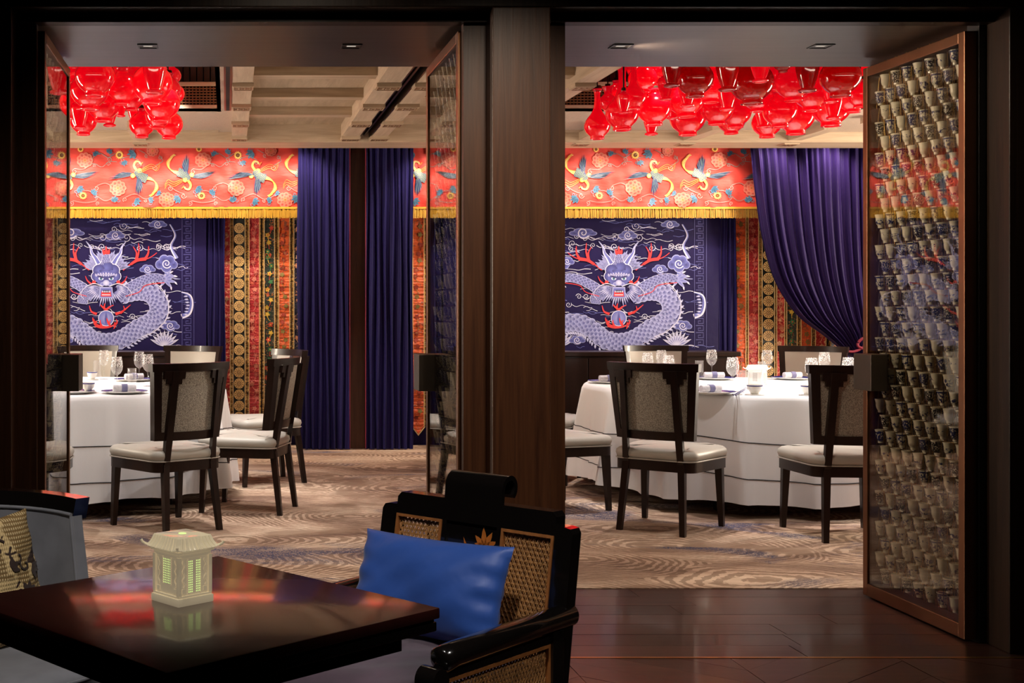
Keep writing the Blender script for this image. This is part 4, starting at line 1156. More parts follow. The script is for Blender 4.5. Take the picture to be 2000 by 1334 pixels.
# ------------------------------------------------------------------ dining chairs
plain('leather_grey', srgb(184, 180, 172), 0.42, bmp=0.06, bscale=90)
m, nt, b, out = newmat('chair_fabric')
v = coords(nt, (1, 1, 1)); n_ = N(nt, 'ShaderNodeTexNoise', Scale=210.0, Detail=2.0); L(nt, v, n_.inputs['Vector'])
L(nt, ramp(nt, n_.outputs['Fac'], [(0.40, srgb(128, 122, 114)), (0.6, srgb(186, 180, 168))]), b.inputs['Base Color'])
b.inputs['Roughness'].default_value = 0.85; bump(nt, n_.outputs['Fac'], b, 0.7, 0.004)
def make_chair():
    t = thing('dining_chair', 'x', 'chair', (0, 0, 0), 0, 'dining chairs')
    # seat: rounded trapezoid, facing +y
    def outline(k, grow=0.0):
        pts = []
        for a, (cx, cy, r) in enumerate(((0.175, -0.175, 0.06), (0.205, 0.175, 0.065), (-0.205, 0.175, 0.065), (-0.175, -0.175, 0.06))):
            a0 = (-pi/2, 0, pi/2, pi)[a]
            for q in range(6):
                th = a0 + q/5*pi/2; pts.append((cx + (r+grow)*cos(th), cy + (r+grow)*sin(th)))
        # bow the front and back edges slightly
        return [(x, y + 0.025*(1-(x/0.27)**2)*(1 if y > 0 else -0.6)) for x, y in pts]
    lv = [(0.415, -0.012), (0.425, 0.0), (0.445, 0.008), (0.465, 0.004), (0.478, -0.014), (0.486, -0.05), (0.492, -0.11)]
    mb = MB(); n = 24
    for z, g in lv:
        mb.v += [(x, y, z) for x, y in outline(0, g)]
    for i in range(len(lv)-1):
        for k in range(n): mb.f.append((i*n+k, i*n+(k+1) % n, (i+1)*n+(k+1) % n, (i+1)*n+k))
    mb.v.append((0, 0, 0.495)); c = len(mb.v)-1
    for k in range(n): mb.f.append(((len(lv)-1)*n+k, (len(lv)-1)*n+(k+1) % n, c))
    mb.f.append(tuple(range(n))[::-1])
    seat = mb.build('seat', 'leather_grey', t, 60)
    MB().tube([(x, y, 0.418) for x, y in outline(0, 0.004)] + [(outline(0, 0.004)[0][0], outline(0, 0.004)[0][1], 0.418)], 0.004, 6).build('piping', 'leather_grey', seat, 60)
    mb = MB(); pa = outline(0, -0.002); pb = outline(0, -0.03)
    for z in (0.355, 0.414): mb.v += [(x, y, z) for x, y in pa]
    for z in (0.355, 0.414): mb.v += [(x, y, z) for x, y in pb]
    for k in range(n):
        k2 = (k+1) % n
        mb.f += [(k, k2, n+k2, n+k), (2*n+k, 3*n+k, 3*n+k2, 2*n+k2), (k, 2*n+k, 2*n+k2, k2), (n+k, n+k2, 3*n+k2, 3*n+k)]
    mb.build('apron', 'lacquer_brown', t, 40)
    def leg(x0, y0, z0, x1, y1, z1, w0, w1):
        q = MB(); v_ = []
        for (x, y, z, w_) in ((x0, y0, z0, w0), (x1, y1, z1, w1)):
            v_ += [(x-w_, y-w_, z), (x+w_, y-w_, z), (x+w_, y+w_, z), (x-w_, y+w_, z)]
        return q.add(v_, [(3,2,1,0), (4,5,6,7), (0,1,5,4), (1,2,6,5), (2,3,7,6), (3,0,4,7)])
    for s in (-1, 1):
        leg(s*0.232, 0.225, 0, s*0.222, 0.205, 0.41, 0.014, 0.022).build('leg', 'lacquer_brown', t)
        leg(s*0.185, -0.275, 0, s*0.160, -0.222, 0.42, 0.015, 0.020).build('leg', 'lacquer_brown', t)
    # back: concave, tilted
    zb, zt = 0.535, 0.965
    def by(x, z): return -0.235 - 0.16*(z-0.45) + 0.075*(x/0.26)**2
    def hwz(z): return 0.225 + 0.035*(z-zb)/(zt-zb)
    def patch(xa, xb, za, zb_, off, th, nu=10, nv=4, puff=0.0):
        """xa..xb as fractions of the half width"""
        def fun(u, q):
            z = za + (zb_-za)*q; x = (xa + (xb-xa)*u)*hwz(z)
            d = off + puff*min(1.0, 5*u*(1-u))*min(1.0, 5*q*(1-q))
            return ((x, by(x, z) + d, z), (0, 1, 0))
        return MB().slab(fun, nu, nv, th)
    patch(-1, 1, zb, zb+0.05, 0.022, 0.044).build('bottom_rail', 'lacquer_brown', t, 40)
    patch(-1.03, 1.03, zt-0.035, zt+0.012, 0.024, 0.048).build('top_rail', 'lacquer_brown', t, 40)
    for s in (-1, 1):
        patch(s*1.0, s*0.84, zb+0.05, zt-0.035, 0.022, 0.044, 2, 6).build('side_rail', 'lacquer_brown', t, 40)
    patch(-0.84, 0.84, zb+0.05, zt-0.035, 0.020, 0.018, 12, 8, 0.012).build('back_cushion', 'leather_grey', t, 60)
    patch(-0.84, 0.84, zb+0.05, zt-0.035, 0.001, 0.014, 12, 8).build('back_panel', 'chair_fabric', t, 60)
    for s in (-1, 1):
        x0, x1 = s*0.160, s*0.150
        def post(u, q):
            z = 0.40 + (zt-0.03-0.40)*q; x = x0 + (x1-x0)*q + (u-0.5)*0.036
            y = by(x, z) - 0.020 if z > zb else (-0.222 + (by(x, zb) - 0.020 + 0.222)*(z-0.40)/(zb-0.40))
            return ((x, y - 0.026, z), (0, -1, 0))
        pst = MB().slab(post, 1, 10, 0.03).build('back_post', 'lacquer_brown', t, 40)
        br = MB()
        for wd, za, z2 in ((0.115, zt-0.075, zt-0.03), (0.080, zt-0.105, zt-0.075)):
            def bf(u, q):
                x = x1 + (u-0.5)*wd; z = za + (z2-za)*q
                return ((x, by(x, z) - 0.037, z), (0, -1, 0))
            br.slab(bf, 3, 1, 0.022)
        br.build('post_bracket', 'lacquer_brown', pst)
    return t
ch0 = make_chair(); used = [False]
def chair(x, y, ang, label):
    o = ch0 if not used[0] else copy_tree(ch0); used[0] = True
    o.location = (x, y, 0.004); o.rotation_euler = (0, 0, ang); o['label'] = label
    return o
def face(x, y, tx, ty, extra=0.0): return atan2(ty-y, tx-x) - pi/2 + extra
TL, TR = (UNITS[0], TABLE_Y), (UNITS[1], TABLE_Y)
chair(-0.36, 7.42, radians(36), 'grey dining chair with its back to the camera, in front of the left table')
chair(0.12, 8.06, radians(72), 'grey dining chair in profile at the right side of the left table')
chair(0.24, 9.32, face(0.24, 9.32, *TL), 'grey dining chair behind the profile chair, near the brocade banners, left bay')
chair(-0.40, 10.12, face(-0.40, 10.12, *TL), 'grey dining chair facing the camera behind the left table, right one')
chair(-1.18, 10.22, radians(180), 'grey dining chair facing the camera behind the left table, left one')
chair(-1.17, 7.20, radians(4), 'grey dining chair mostly behind the left glass door leaf')
chair(2.60, 7.40, radians(-40), 'grey dining chair with its back to the camera, front left of the right table')
chair(3.49, 7.16, radians(-4), 'grey dining chair with its back to the camera beside the cup door')
chair(2.13, 8.12, face(2.13, 8.12, *TR), 'grey dining chair cut off by the pillar, left of the right table')
chair(2.36, 9.42, face(2.36, 9.42, *TR), 'grey dining chair facing right, beyond the pillar by the right table')
chair(3.56, 10.2, radians(180), 'grey dining chair facing the camera in front of the sideboard, right table')
chair(4.63, 10.05, face(4.63, 10.05, *TR), 'grey dining chair facing the camera below the swagged curtain')

# ------------------------------------------------------------------ round tables with cloths
plain('table_linen', srgb(234, 234, 238), 0.8, sheen=0.2, bmp=0.08, bscale=40)
plain('linen_line', srgb(24, 24, 34), 0.7)
TZ = 0.75
for ui, xc in enumerate(UNITS):
    side = ('left', 'right')[ui]
    t = thing('round_table', 'round dining table under a white cloth in the %s bay' % side, 'table', (xc, TABLE_Y, 0.004), 0, 'round dining tables')
    MB().lathe([(0.0, 0.70), (1.08, 0.70), (1.08, 0.735), (0, 0.735)], 48, cap=False).build('tabletop', 'lacquer_brown', t, 40)
    MB().lathe([(0.0, 0.0), (0.55, 0.0), (0.55, 0.05), (0.50, 0.08), (0.22, 0.12), (0.2, 0.70), (0.0, 0.70)], 32, cap=False).build('pedestal', 'lacquer_brown', t, 40)
    for k in range(4):
        a = pi/4 + k*pi/2 + 0.2; MB().box(0.88*cos(a)-0.03, 0.88*cos(a)+0.03, 0.88*sin(a)-0.03, 0.88*sin(a)+0.03, 0, 0.70).build('leg', 'lacquer_brown', t)
    R = 1.10
    ph = ui*1.3
    def fo(th): return 1.3*(1-abs(sin(7*th+ph+0.5*sin(3*th))))**2 + 0.8*(1-abs(sin(11*th+1+ph+0.6*sin(2*th))))**3 + 0.25*sin(13*th+ph) + 0.15*sin(29*th) - 0.5
    def rad(th, d):
        k = min(1.0, d/0.62)
        return R + 0.012 + 0.05*k + fo(th)*0.062*k**0.9
    NT = 240
    mb = MB()
    prof_ = [(0.0, 0), (0.55, 0), (0.95, 0), (1.06, 0), (1.092, 0), (1.104, -0.008)]
    mb.v.append((0, 0, TZ))
    for r, z in prof_[1:]:
        mb.v += [(r*cos(2*pi*k/NT), r*sin(2*pi*k/NT), TZ + z) for k in range(NT)]
    drops = [0.03, 0.08, 0.16, 0.26, 0.36, 0.46, 0.56]
    def hem(th): return 0.655 + 0.012*sin(3*th+1) + 0.008*sin(7*th)
    for dd in drops + [None]:
        for k in range(NT):
            th = 2*pi*k/NT; d = dd if dd else hem(th); r = rad(th, d)
            mb.v.append((r*cos(th), r*sin(th), TZ - d))
    nr = len(prof_)-1+len(drops)+1
    for k in range(NT): mb.f.append((0, 1+k, 1+(k+1) % NT))
    for i in range(nr-1):
        for k in range(NT): mb.f.append((1+i*NT+k, 1+i*NT+(k+1) % NT, 1+(i+1)*NT+(k+1) % NT, 1+(i+1)*NT+k))
    tc = link('tablecloth', None, None, 'white floor-length tablecloth with dark trim lines, %s bay' % side, 'tablecloth', 'white tablecloths', None, (xc, TABLE_Y, 0.004))
    mb.build('cloth', 'table_linen', tc, 80)
    for base, amp in ((0.255, 0.05), (0.475, 0.05)):
        pts = []
        for k in range(NT+1):
            th = 2*pi*k/NT; d = base + amp*abs(sin(th*2 + 0.9 + ui*0.5))
            r = rad(th, d) + 0.0015; pts.append((r*cos(th), r*sin(th), TZ - d))
        MB().tube(pts, 0.0030, 5, cap=False).build('trim_line', 'linen_line', tc, 60)
# ------------------------------------------------------------------ tableware
m, nt, b, out = newmat('etched_glass')
nt.nodes.remove(b)
v = coords(nt); vo = N(nt, 'ShaderNodeTexVoronoi', Scale=120.0); L(nt, v, vo.inputs['Vector'])
sx_ = N(nt, 'ShaderNodeSeparateXYZ'); L(nt, v, sx_.inputs[0])
band = N(nt, 'ShaderNodeMapRange'); band.inputs['From Min'].default_value = 0.145; band.inputs['From Max'].default_value = 0.16; L(nt, sx_.outputs['Z'], band.inputs['Value'])
pat = ramp(nt, vo.outputs['Distance'], [(0.30, (1, 1, 1)), (0.42, (0, 0, 0))])
mm = N(nt, 'ShaderNodeMath', operation='MULTIPLY'); L(nt, pat, mm.inputs[0]); L(nt, band.outputs[0], mm.inputs[1])
mk = N(nt, 'ShaderNodeMath', operation='MULTIPLY_ADD'); mk.inputs[1].default_value = 0.62; mk.inputs[2].default_value = 0.10; L(nt, mm.outputs[0], mk.inputs[0])
tr = N(nt, 'ShaderNodeBsdfTransparent'); tr.inputs[0].default_value = (0.97, 0.98, 0.98, 1)
gl = N(nt, 'ShaderNodeBsdfGlossy'); gl.inputs['Roughness'].default_value = 0.03
df = N(nt, 'ShaderNodeBsdfTranslucent'); df.inputs[0].default_value = (0.95, 0.95, 0.95, 1)
m1 = N(nt, 'ShaderNodeMixShader'); L(nt, schlick(nt, 0.09), m1.inputs[0]); L(nt, tr.outputs[0], m1.inputs[1]); L(nt, gl.outputs[0], m1.inputs[2])
m2 = N(nt, 'ShaderNodeMixShader'); L(nt, mk.outputs[0], m2.inputs[0]); L(nt, m1.outputs[0], m2.inputs[1]); L(nt, df.outputs[0], m2.inputs[2])
L(nt, m2.outputs[0], out.inputs['Surface'])
plain('porcelain', srgb(236, 234, 228), 0.18, coat=0.5)
plain('cobalt', srgb(40, 44, 120), 0.25, coat=0.4)
plain('napkin', srgb(206, 204, 210), 0.8, noise=0.15, nscale=60)
plain('napkin_band', srgb(112, 110, 148), 0.7)
plain('chopstick', srgb(60, 60, 110), 0.4)
def on(px, py): 
    Y = (EYE-TZ-0.006)*F/(py-VY); return Vector(((px-VX)*Y/F, Y, TZ+0.005))
GL = [('wine', [(0.0, 0.0), (0.036, 0.0), (0.036, 0.002), (0.006, 0.006), (0.004, 0.02), (0.004, 0.085), (0.008, 0.10), (0.026, 0.115), (0.037, 0.135), (0.040, 0.16), (0.037, 0.19), (0.032, 0.22)]),
      ('tumbler', [(0.0, 0.0), (0.027, 0.0), (0.029, 0.01), (0.030, 0.13), (0.031, 0.14)])]
wine_me = None
def glass_wine(px, top, label):
    Y = (EYE-TZ-0.005-0.22)*F/(top-VY); x = (px-VX)*Y/F
    t = thing('wine_glass', label, 'wine glass', (x, Y, TZ+0.005), 0, 'wine glasses')
    if 'w' not in SH:
        SH['w'] = (MB().lathe(GL[0][1][6:], 24, cap=False).mesh('bowl', 'etched_glass', 60), MB().lathe(GL[0][1][3:7], 12, cap=False).mesh('stem', 'clear_glass', 60), MB().lathe(GL[0][1][:4], 24, cap=False).mesh('foot', 'clear_glass', 60))
    for nm, me in zip(('bowl', 'stem', 'foot'), SH['w']): link(nm, me, t)
SH = {}
def tumbler(px, top, label):
    Y = (EYE-TZ-0.005-0.14)*F/(top-VY); x = (px-VX)*Y/F
    if 't' not in SH: SH['t'] = MB().lathe(GL[1][1], 24, cap=False).mesh('tumbler', 'etched_glass', 60)
    link('tumbler', SH['t'], None, label, 'tumbler', 'water tumblers', None, (x, Y, TZ+0.005))
def plate(px, py, label, nap=None, r=0.15, ang=0.0):
    p = on(px, py)
    t = thing('charger_plate', label, 'plate', p, 0, 'blue-rimmed plates')
    MB().lathe([(0.0, 0.0), (r*0.62, 0.0), (r*0.68, 0.004), (r*0.98, 0.014), (r, 0.016), (r*0.98, 0.018), (r*0.68, 0.009), (0, 0.007)], 40, cap=False).build('dish', 'porcelain', t, 50)
    MB().lathe([(r*0.74, 0.0115), (r*0.97, 0.0185), (r*0.985, 0.0188), (r*0.985, 0.0180)], 40, cap=False).build('blue_rim', 'cobalt', t, 50)
    if nap:
        n = thing('rolled_napkin', nap, 'napkin', p + Vector((0, 0, 0.010)), ang, 'rolled napkins')
        pr = [(0.0, -0.075), (0.012, -0.075), (0.022, -0.072), (0.022, 0.070), (0.012, 0.075), (0.0, 0.072)]
        q = MB().lathe(pr, 18, cap=False); q.v = [(z, y, x + 0.024) for x, y, z in q.v]
        q.build('roll', 'napkin', n, 50)
        q = MB().lathe([(0.0225, -0.018), (0.025, -0.018), (0.025, 0.018), (0.0225, 0.018)], 18, cap=False); q.v = [(z, y, x + 0.025) for x, y, z in q.v]
        q.build('band', 'napkin_band', n, 50)
def bowl(px, py, label, s=1.0):
    p = on(px, py)
    t = thing('rice_bowl', label, 'bowl', p, 0, 'small bowls')
    MB().lathe([(0.0, 0.0), (0.052*s, 0.0), (0.055*s, 0.004), (0.03*s, 0.006), (0.0, 0.006)], 28, cap=False).build('saucer', 'porcelain', t, 50)
    MB().lathe([(0.0, 0.007), (0.022*s, 0.007), (0.024*s, 0.016), (0.038*s, 0.032), (0.044*s, 0.060), (0.041*s, 0.060), (0.034*s, 0.032), (0.0, 0.018)], 28, cap=False).build('bowl_body', 'porcelain', t, 50)
    MB().lathe([(0.0435*s, 0.054), (0.0450*s, 0.061), (0.0425*s, 0.0615)], 28, cap=False).build('blue_rim', 'cobalt', t, 50)
for px, tp, lab in ((203, 684, 'wine glass at back left on the left table'), (228, 697, 'wine glass nearest the camera on the left table'), (272, 687, 'wine glass behind the black-framed chair, left of two, left table'), (289, 692, 'wine glass behind the black-framed chair, right of two, left table'),
                    (1265, 689, 'wine glass at far left over the front chair, right table'), (1292, 684, 'tall wine glass second from left, right table'), (1306, 694, 'wine glass third from left, nearer, right table'), (1390, 683, 'wine glass in front of the dragon hanging, right table'),
                    (1431, 698, 'wine glass nearest the camera, beside the small white lamp'), (1498, 684, 'wine glass behind the small white lamp'), (1610, 688, 'wine glass behind the chair by the cup door, left of three'), (1585, 699, 'wine glass just left of the chair by the cup door'), (1657, 698, 'wine glass behind the chair by the cup door, right of three')):
    glass_wine(px, tp, lab)
for px, tp, lab in ((190, 704, 'water tumbler by the far left wine glass, left table'), (258, 719, 'water tumbler in front of the plates, left table'), (317, 713, 'water tumbler behind the back of the front chair, left table'),
                    (1247, 710, 'water tumbler at the left edge of the right table setting'), (1366, 704, 'water tumbler right of the front chair back, right table'), (1449, 723, 'water tumbler left of the small white lamp'), (1488, 706, 'water tumbler behind the small white lamp')):
    tumbler(px, tp, lab)
plate(243, 768, 'blue-rimmed plate at the front of the left table', 'rolled napkin at the front of the left table', ang=0.2)
plate(262, 744, 'blue-rimmed plate at the back of the left table', 'rolled napkin at the back of the left table', ang=0.5)
plate(140, 768, 'blue-rimmed plate at the left edge of the left table')
bowl(172, 766, 'small white bowl with blue rim at the front of the left table')
bowl(180, 742, 'small white bowl with blue rim at the back of the left table', 0.9)
plate(1388, 769, 'blue-rimmed plate at the front of the right table', 'rolled napkin at the front of the right table', ang=0.3)
plate(1395, 741, 'blue-rimmed plate at the back of the right table', 'rolled napkin at the back of the right table', ang=-0.1)
plate(1548, 741, 'blue-rimmed plate right of the small white lamp', 'rolled napkin right of the small white lamp', ang=0.2)
plate(1190, 748, 'blue-rimmed plate at the left end of the right table', 'rolled napkin at the left end of the right table', ang=0.1)
bowl(1474, 771, 'small white bowl with blue rim in front of the small white lamp', 1.1)
bowl(1578, 772, 'small white bowl at the right of the right table')
for k in range(2):
    p = on(1432 + 5*k, 775); q = on(1458 + 4*k, 760)
    MB().tube([Vector((0, 0, 0.010)), (q-p) + Vector((0, 0, 0.012))], [0.004, 0.0025], 6).build('chopstick', 'chopstick', None, 40, label='%s blue chopstick of the pair beside the front plate, right table' % ('left' if k == 0 else 'right'), cat='chopstick', group='chopsticks', loc=p)
pr_ = on(1440, 771)
B(-0.03, 0.03, -0.008, 0.008, 0.0, 0.008, b=0.003).build('chopstick_rest', 'porcelain', None, label='small white chopstick rest under the blue chopsticks', cat='chopstick rest', loc=pr_)
# sideboards under the dragons
for ui, xc in enumerate(UNITS):
    side = ('left', 'right')[ui]
    t = thing('sideboard', 'dark brown sideboard below the %s dragon hanging' % side, 'sideboard', (xc, 11.30, 0.004), 0, 'sideboards')
    B(-0.88, 0.88, -0.16, 0.16, 0.06, 0.86, b=0.004).build('body', 'lacquer_brown', t)
    B(-0.92, 0.92, -0.19, 0.19, 0.86, 0.90, b=0.006).build('top', 'lacquer_brown', t)
    B(-0.84, 0.84, -0.14, 0.14, 0.0, 0.06).build('plinth', 'lacquer_black', t)
    for k in range(4):
        d = B(-0.86+k*0.432, -0.86+k*0.432+0.424, -0.172, -0.16, 0.09, 0.84, b=0.004).build('door', 'lacquer_brown', t)
        MB().lathe([(0, 0.0), (0.012, 0), (0.012, 0.012), (0, 0.014)], 12, cap=False, c=(0, 0, 0)).build('knob', 'brass', d).location = (-0.86+k*0.432 + (0.39 if k % 2 == 0 else 0.035), -0.186, 0.60)
# ------------------------------------------------------------------ glass door leaves filled with porcelain cups
CREAM = srgb(224, 214, 186); INK = srgb(30, 40, 92); BLK = srgb(26, 26, 34)
def cupmat(kind):
    m, nt, b, out = newmat('cup_' + kind)
    b.inputs['Base Color'].default_value = (*CREAM, 1); b.inputs['Roughness'].default_value = 0.22; b.inputs['Coat Weight'].default_value = 0.4
    if kind == 'plain': return
    tc = N(nt, 'ShaderNodeTexCoord'); oi = N(nt, 'ShaderNodeObjectInfo')
    add = N(nt, 'ShaderNodeVectorMath', operation='ADD')
    cb = N(nt, 'ShaderNodeCombineXYZ')
    for k in 'XYZ': L(nt, oi.outputs['Random'], cb.inputs[k])
    L(nt, tc.outputs['Object'], add.inputs[0]); L(nt, cb.outputs[0], add.inputs[1])
    sep = N(nt, 'ShaderNodeSeparateXYZ'); L(nt, tc.outputs['Object'], sep.inputs[0])
    sc, det = {'mountain': (90, 2), 'landscape': (85, 3), 'tree': (95, 4), 'dark': (190, 2), 'blue': (170, 2), 'window': (110, 4)}[kind]
    n_ = N(nt, 'ShaderNodeTexNoise', Scale=float(sc), Detail=float(det), Roughness=0.6)
    mp = N(nt, 'ShaderNodeMapping'); mp.inputs['Scale'].default_value = (1, 1, 1.6 if kind in ('landscape', 'mountain') else 1)
    L(nt, add.outputs[0], mp.inputs['Vector']); L(nt, mp.outputs[0], n_.inputs['Vector'])
    def bandz(a, c, e=0.004):
        r1 = N(nt, 'ShaderNodeMapRange'); r1.inputs['From Min'].default_value = a-e; r1.inputs['From Max'].default_value = a
        r2 = N(nt, 'ShaderNodeMapRange'); r2.inputs['From Min'].default_value = c; r2.inputs['From Max'].default_value = c+e; r2.inputs['To Min'].default_value = 1; r2.inputs['To Max'].default_value = 0
        L(nt, sep.outputs['Z'], r1.inputs['Value']); L(nt, sep.outputs['Z'], r2.inputs['Value'])
        mu = N(nt, 'ShaderNodeMath', operation='MULTIPLY'); L(nt, r1.outputs[0], mu.inputs[0]); L(nt, r2.outputs[0], mu.inputs[1]); return mu.outputs[0]
    thr = {'mountain': 0.60, 'landscape': 0.53, 'tree': 0.52, 'dark': 0.44, 'blue': 0.42, 'window': 0.52}[kind]
    col = BLK if kind == 'dark' else INK
    f = ramp(nt, n_.outputs['Fac'], [(thr-0.02, (0, 0, 0)), (thr+0.02, (1, 1, 1))])
    z0, z1 = {'mountain': (0.032, 0.042), 'landscape': (0.016, 0.034), 'tree': (0.013, 0.040), 'dark': (0.010, 0.052), 'blue': (0.010, 0.052), 'window': (0.014, 0.048)}[kind]
    mu = N(nt, 'ShaderNodeMath', operation='MULTIPLY'); L(nt, f, mu.inputs[0]); L(nt, bandz(z0, z1), mu.inputs[1])
    fac = mu.outputs[0]
    if kind == 'window':
        at = N(nt, 'ShaderNodeMath', operation='ARCTAN2'); L(nt, sep.outputs['Y'], at.inputs[0]); L(nt, sep.outputs['X'], at.inputs[1])
        m4 = N(nt, 'ShaderNodeMath', operation='MULTIPLY'); m4.inputs[1].default_value = 3.0; L(nt, at.outputs[0], m4.inputs[0])
        sn = N(nt, 'ShaderNodeMath', operation='SINE'); L(nt, m4.outputs[0], sn.inputs[0])
        ab = N(nt, 'ShaderNodeMath', operation='ABSOLUTE'); L(nt, sn.outputs[0], ab.inputs[0])
        ln = N(nt, 'ShaderNodeMath', operation='LESS_THAN'); ln.inputs[1].default_value = 0.22; L(nt, ab.outputs[0], ln.inputs[0])
        mxx = N(nt, 'ShaderNodeMath', operation='MAXIMUM'); L(nt, fac, mxx.inputs[0]); L(nt, ln.outputs[0], mxx.inputs[1])
        b2 = N(nt, 'ShaderNodeMath', operation='MAXIMUM'); L(nt, mxx.outputs[0], b2.inputs[0]); L(nt, bandz(0.050, 0.056, 0.001), b2.inputs[1])
        b3 = N(nt, 'ShaderNodeMath', operation='MULTIPLY'); L(nt, b2.outputs[0], b3.inputs[0]); L(nt, bandz(0.010, 0.060, 0.001), b3.inputs[1])
        fac = b3.outputs[0]
    mx = N(nt, 'ShaderNodeMix', data_type='RGBA'); L(nt, fac, mx.inputs[0]); mx.inputs[6].default_value = (*CREAM, 1); mx.inputs[7].default_value = (*col, 1)
    L(nt, mx.outputs[2], b.inputs['Base Color'])
KIND = {'P': 'plain', 'M': 'mountain', 'L': 'landscape', 'T': 'tree', 'D': 'dark', 'B': 'blue', 'W': 'window'}
KLAB = {'P': 'plain white porcelain cup', 'M': 'white cup with faint mountain sketch', 'L': 'white cup with blue landscape', 'T': 'white cup with blue tree motif', 'D': 'cup with dense dark floral print', 'B': 'cup with deep blue floral print', 'W': 'cup with blue framed panels'}
for k in KIND.values(): cupmat(k)
CP = [(0.0, 0.0), (0.0115, 0.0), (0.0125, 0.007), (0.0120, 0.010), (0.0175, 0.016), (0.0205, 0.028), (0.0215, 0.044), (0.0255, 0.060), (0.0245, 0.0605), (0.020, 0.044), (0.018, 0.024), (0.0, 0.014)]
CUPME = {k: MB().lathe(CP, 16, cap=False).mesh('porcelain_cup', 'cup_' + KIND[k], 60) for k in KIND}
wm = MB()
for s in (-1, 1):
    wm.tube([(0, s*0.0265, 0.058), (0, s*0.017, 0.105), (0, s*0.012, 0.126)], 0.0011, 4)
    wm.tube([(0, s*0.0265, 0.058), (0.0, s*0.034, 0.0), (0, s*0.036, -0.010)], 0.0009, 4)
WIRE = wm.mesh('hanging_wire', 'gold_wire')
ROWS = ("PDWLDMW BWBPTWBP MLTDMWP DWPBWTDW PBMLDLB BLWTPTWP DWBDLMT WPLMWDTP MMWDLWT LWTDMWMD MLPDLBT LPBWTMPW BWLBDBM WDTLPLDW TMDWTMT TMWPDBDP WDLWPLB "
        "DBTMTPLD WMWPLBM PLDLBMTW TDPMDWL MMWTLDPD DLBLTMB BTWPBDLP LPMLMTD TPTDWDMD DWBMLWD DMDPTPDL BLTLDBT MPTTMWDP WMMLTPT PTDTPLBD DPDTMWP").split()
Z1, PIT = 2.265, 0.0682
def cup_positions():
    for r, row in enumerate(ROWS):
        n = len(row)
        for k, ch in enumerate(row):
            y = 5.575 - (k + (0.5 if n == 7 else 0.0))*0.0885
            yield r, k, ch, y, Z1 - r*PIT
YL0, YL1 = 4.87, 5.65
def leaf_door(xf, s, label, cat='door'):
    """xf = x of the glass face towards the doorway, cavity extends to xf + s*0.085"""
    xa, xb = (xf, xf + s*0.085) if s > 0 else (xf + s*0.085, xf)
    t = thing('glass_door_leaf', label, cat, (xf, YL0, 0.008), 0, 'cup-filled glass door leaves')
    x0, x1 = xa - xf, xb - xf; D = YL1 - YL0; H = 2.365
    B(x0, x1, 0, 0.042, 0, H, b=0.003).build('stile', 'bronze', t)
    B(x0, x1, D-0.038, D, 0, H, b=0.003).build('stile', 'bronze', t)
    B(x0, x1, 0.042, D-0.038, 0, 0.055, b=0.003).build('bottom_rail', 'bronze', t)
    B(x0, x1, 0.042, D-0.038, H-0.042, H, b=0.003).build('top_rail', 'bronze', t)
    for x in (x0 + 0.006, x1 - 0.010):
        B(x, x+0.004, 0.042, D-0.038, 0.055, H-0.042).build('glass_pane', 'door_glass', t)
    hx = (-s*0.062, s*0.012)
    B(min(hx), max(hx), 5.457-YL0, 5.61-YL0, 0.926, 1.086, b=0.003).build('handle', 'handle_metal', t)
    w_ = MB(); xm = (x0+x1)/2
    for r in range(len(ROWS)):
        z = Z1 - r*PIT + 0.0585 - 0.008
        w_.tube([(xm + 0.012, 0.045, z), (xm + 0.012, D-0.040, z)], 0.0008, 4)
    o = w_.build('row_wires', 'gold_wire', t); o['kind'] = 'stuff'
    for z in (0.25, 1.2, 2.15):
        B(x0 if s < 0 else x1-0.01, x0+0.01 if s < 0 else x1, -0.012, 0.0, z-0.05, z+0.05).build('hinge', 'black_metal', t)
    return t
leaf_door(-0.71, -1, 'bronze-framed glass door leaf at far left, seen edge on, cups inside')
leaf_door(0.893, 1, 'bronze-framed glass door leaf at the right of the left doorway, cups inside')
leaf_door(1.298, -1, 'bronze-framed glass door leaf hidden behind the pillar')
leaf_door(2.86, 1, 'bronze-framed glass door leaf at far right showing rows of cups')
for r, k, ch, y, z in cup_positions():
    t = link('porcelain_cup', CUPME[ch], None, '%s, %s row, %s from left, right door leaf' % (KLAB[ch], ORD[r], ORD[k]), 'cup', 'cups in the right door leaf', None, (2.9025, y, z))
    link('hanging_wire', WIRE, t)
    t.rotation_euler = (0, 0, 0)
# the cups of the two leaves of the left doorway, seen edge on: too many and too small to tell apart
cb = MB(); cw_ = MB()
SP = [(0.0, 0.0), (0.0115, 0.0), (0.0120, 0.010), (0.0175, 0.016), (0.0215, 0.044), (0.0255, 0.060), (0.0245, 0.0605), (0.018, 0.024), (0.0, 0.014)]
for xm in (-0.7525, 0.9355):
    for r, k, ch, y, z in cup_positions(): cb.lathe(SP, 10, (xm, y, z), cap=False)
m, nt, b, out = newmat('cup_mixed')
v = coords(nt); vo = N(nt, 'ShaderNodeTexVoronoi', Scale=13.0); L(nt, v, vo.inputs['Vector'])
n_ = N(nt, 'ShaderNodeTexNoise', Scale=170.0, Detail=3.0); L(nt, v, n_.inputs['Vector'])
sp_ = N(nt, 'ShaderNodeSeparateColor'); L(nt, vo.outputs['Color'], sp_.inputs[0])
a1 = N(nt, 'ShaderNodeMath', operation='MULTIPLY_ADD'); a1.inputs[1].default_value = 0.45; L(nt, sp_.outputs[0], a1.inputs[0]); L(nt, n_.outputs['Fac'], a1.inputs[2])
L(nt, ramp(nt, a1.outputs[0], [(0.70, CREAM), (0.76, INK)]), b.inputs['Base Color']); b.inputs['Roughness'].default_value = 0.25
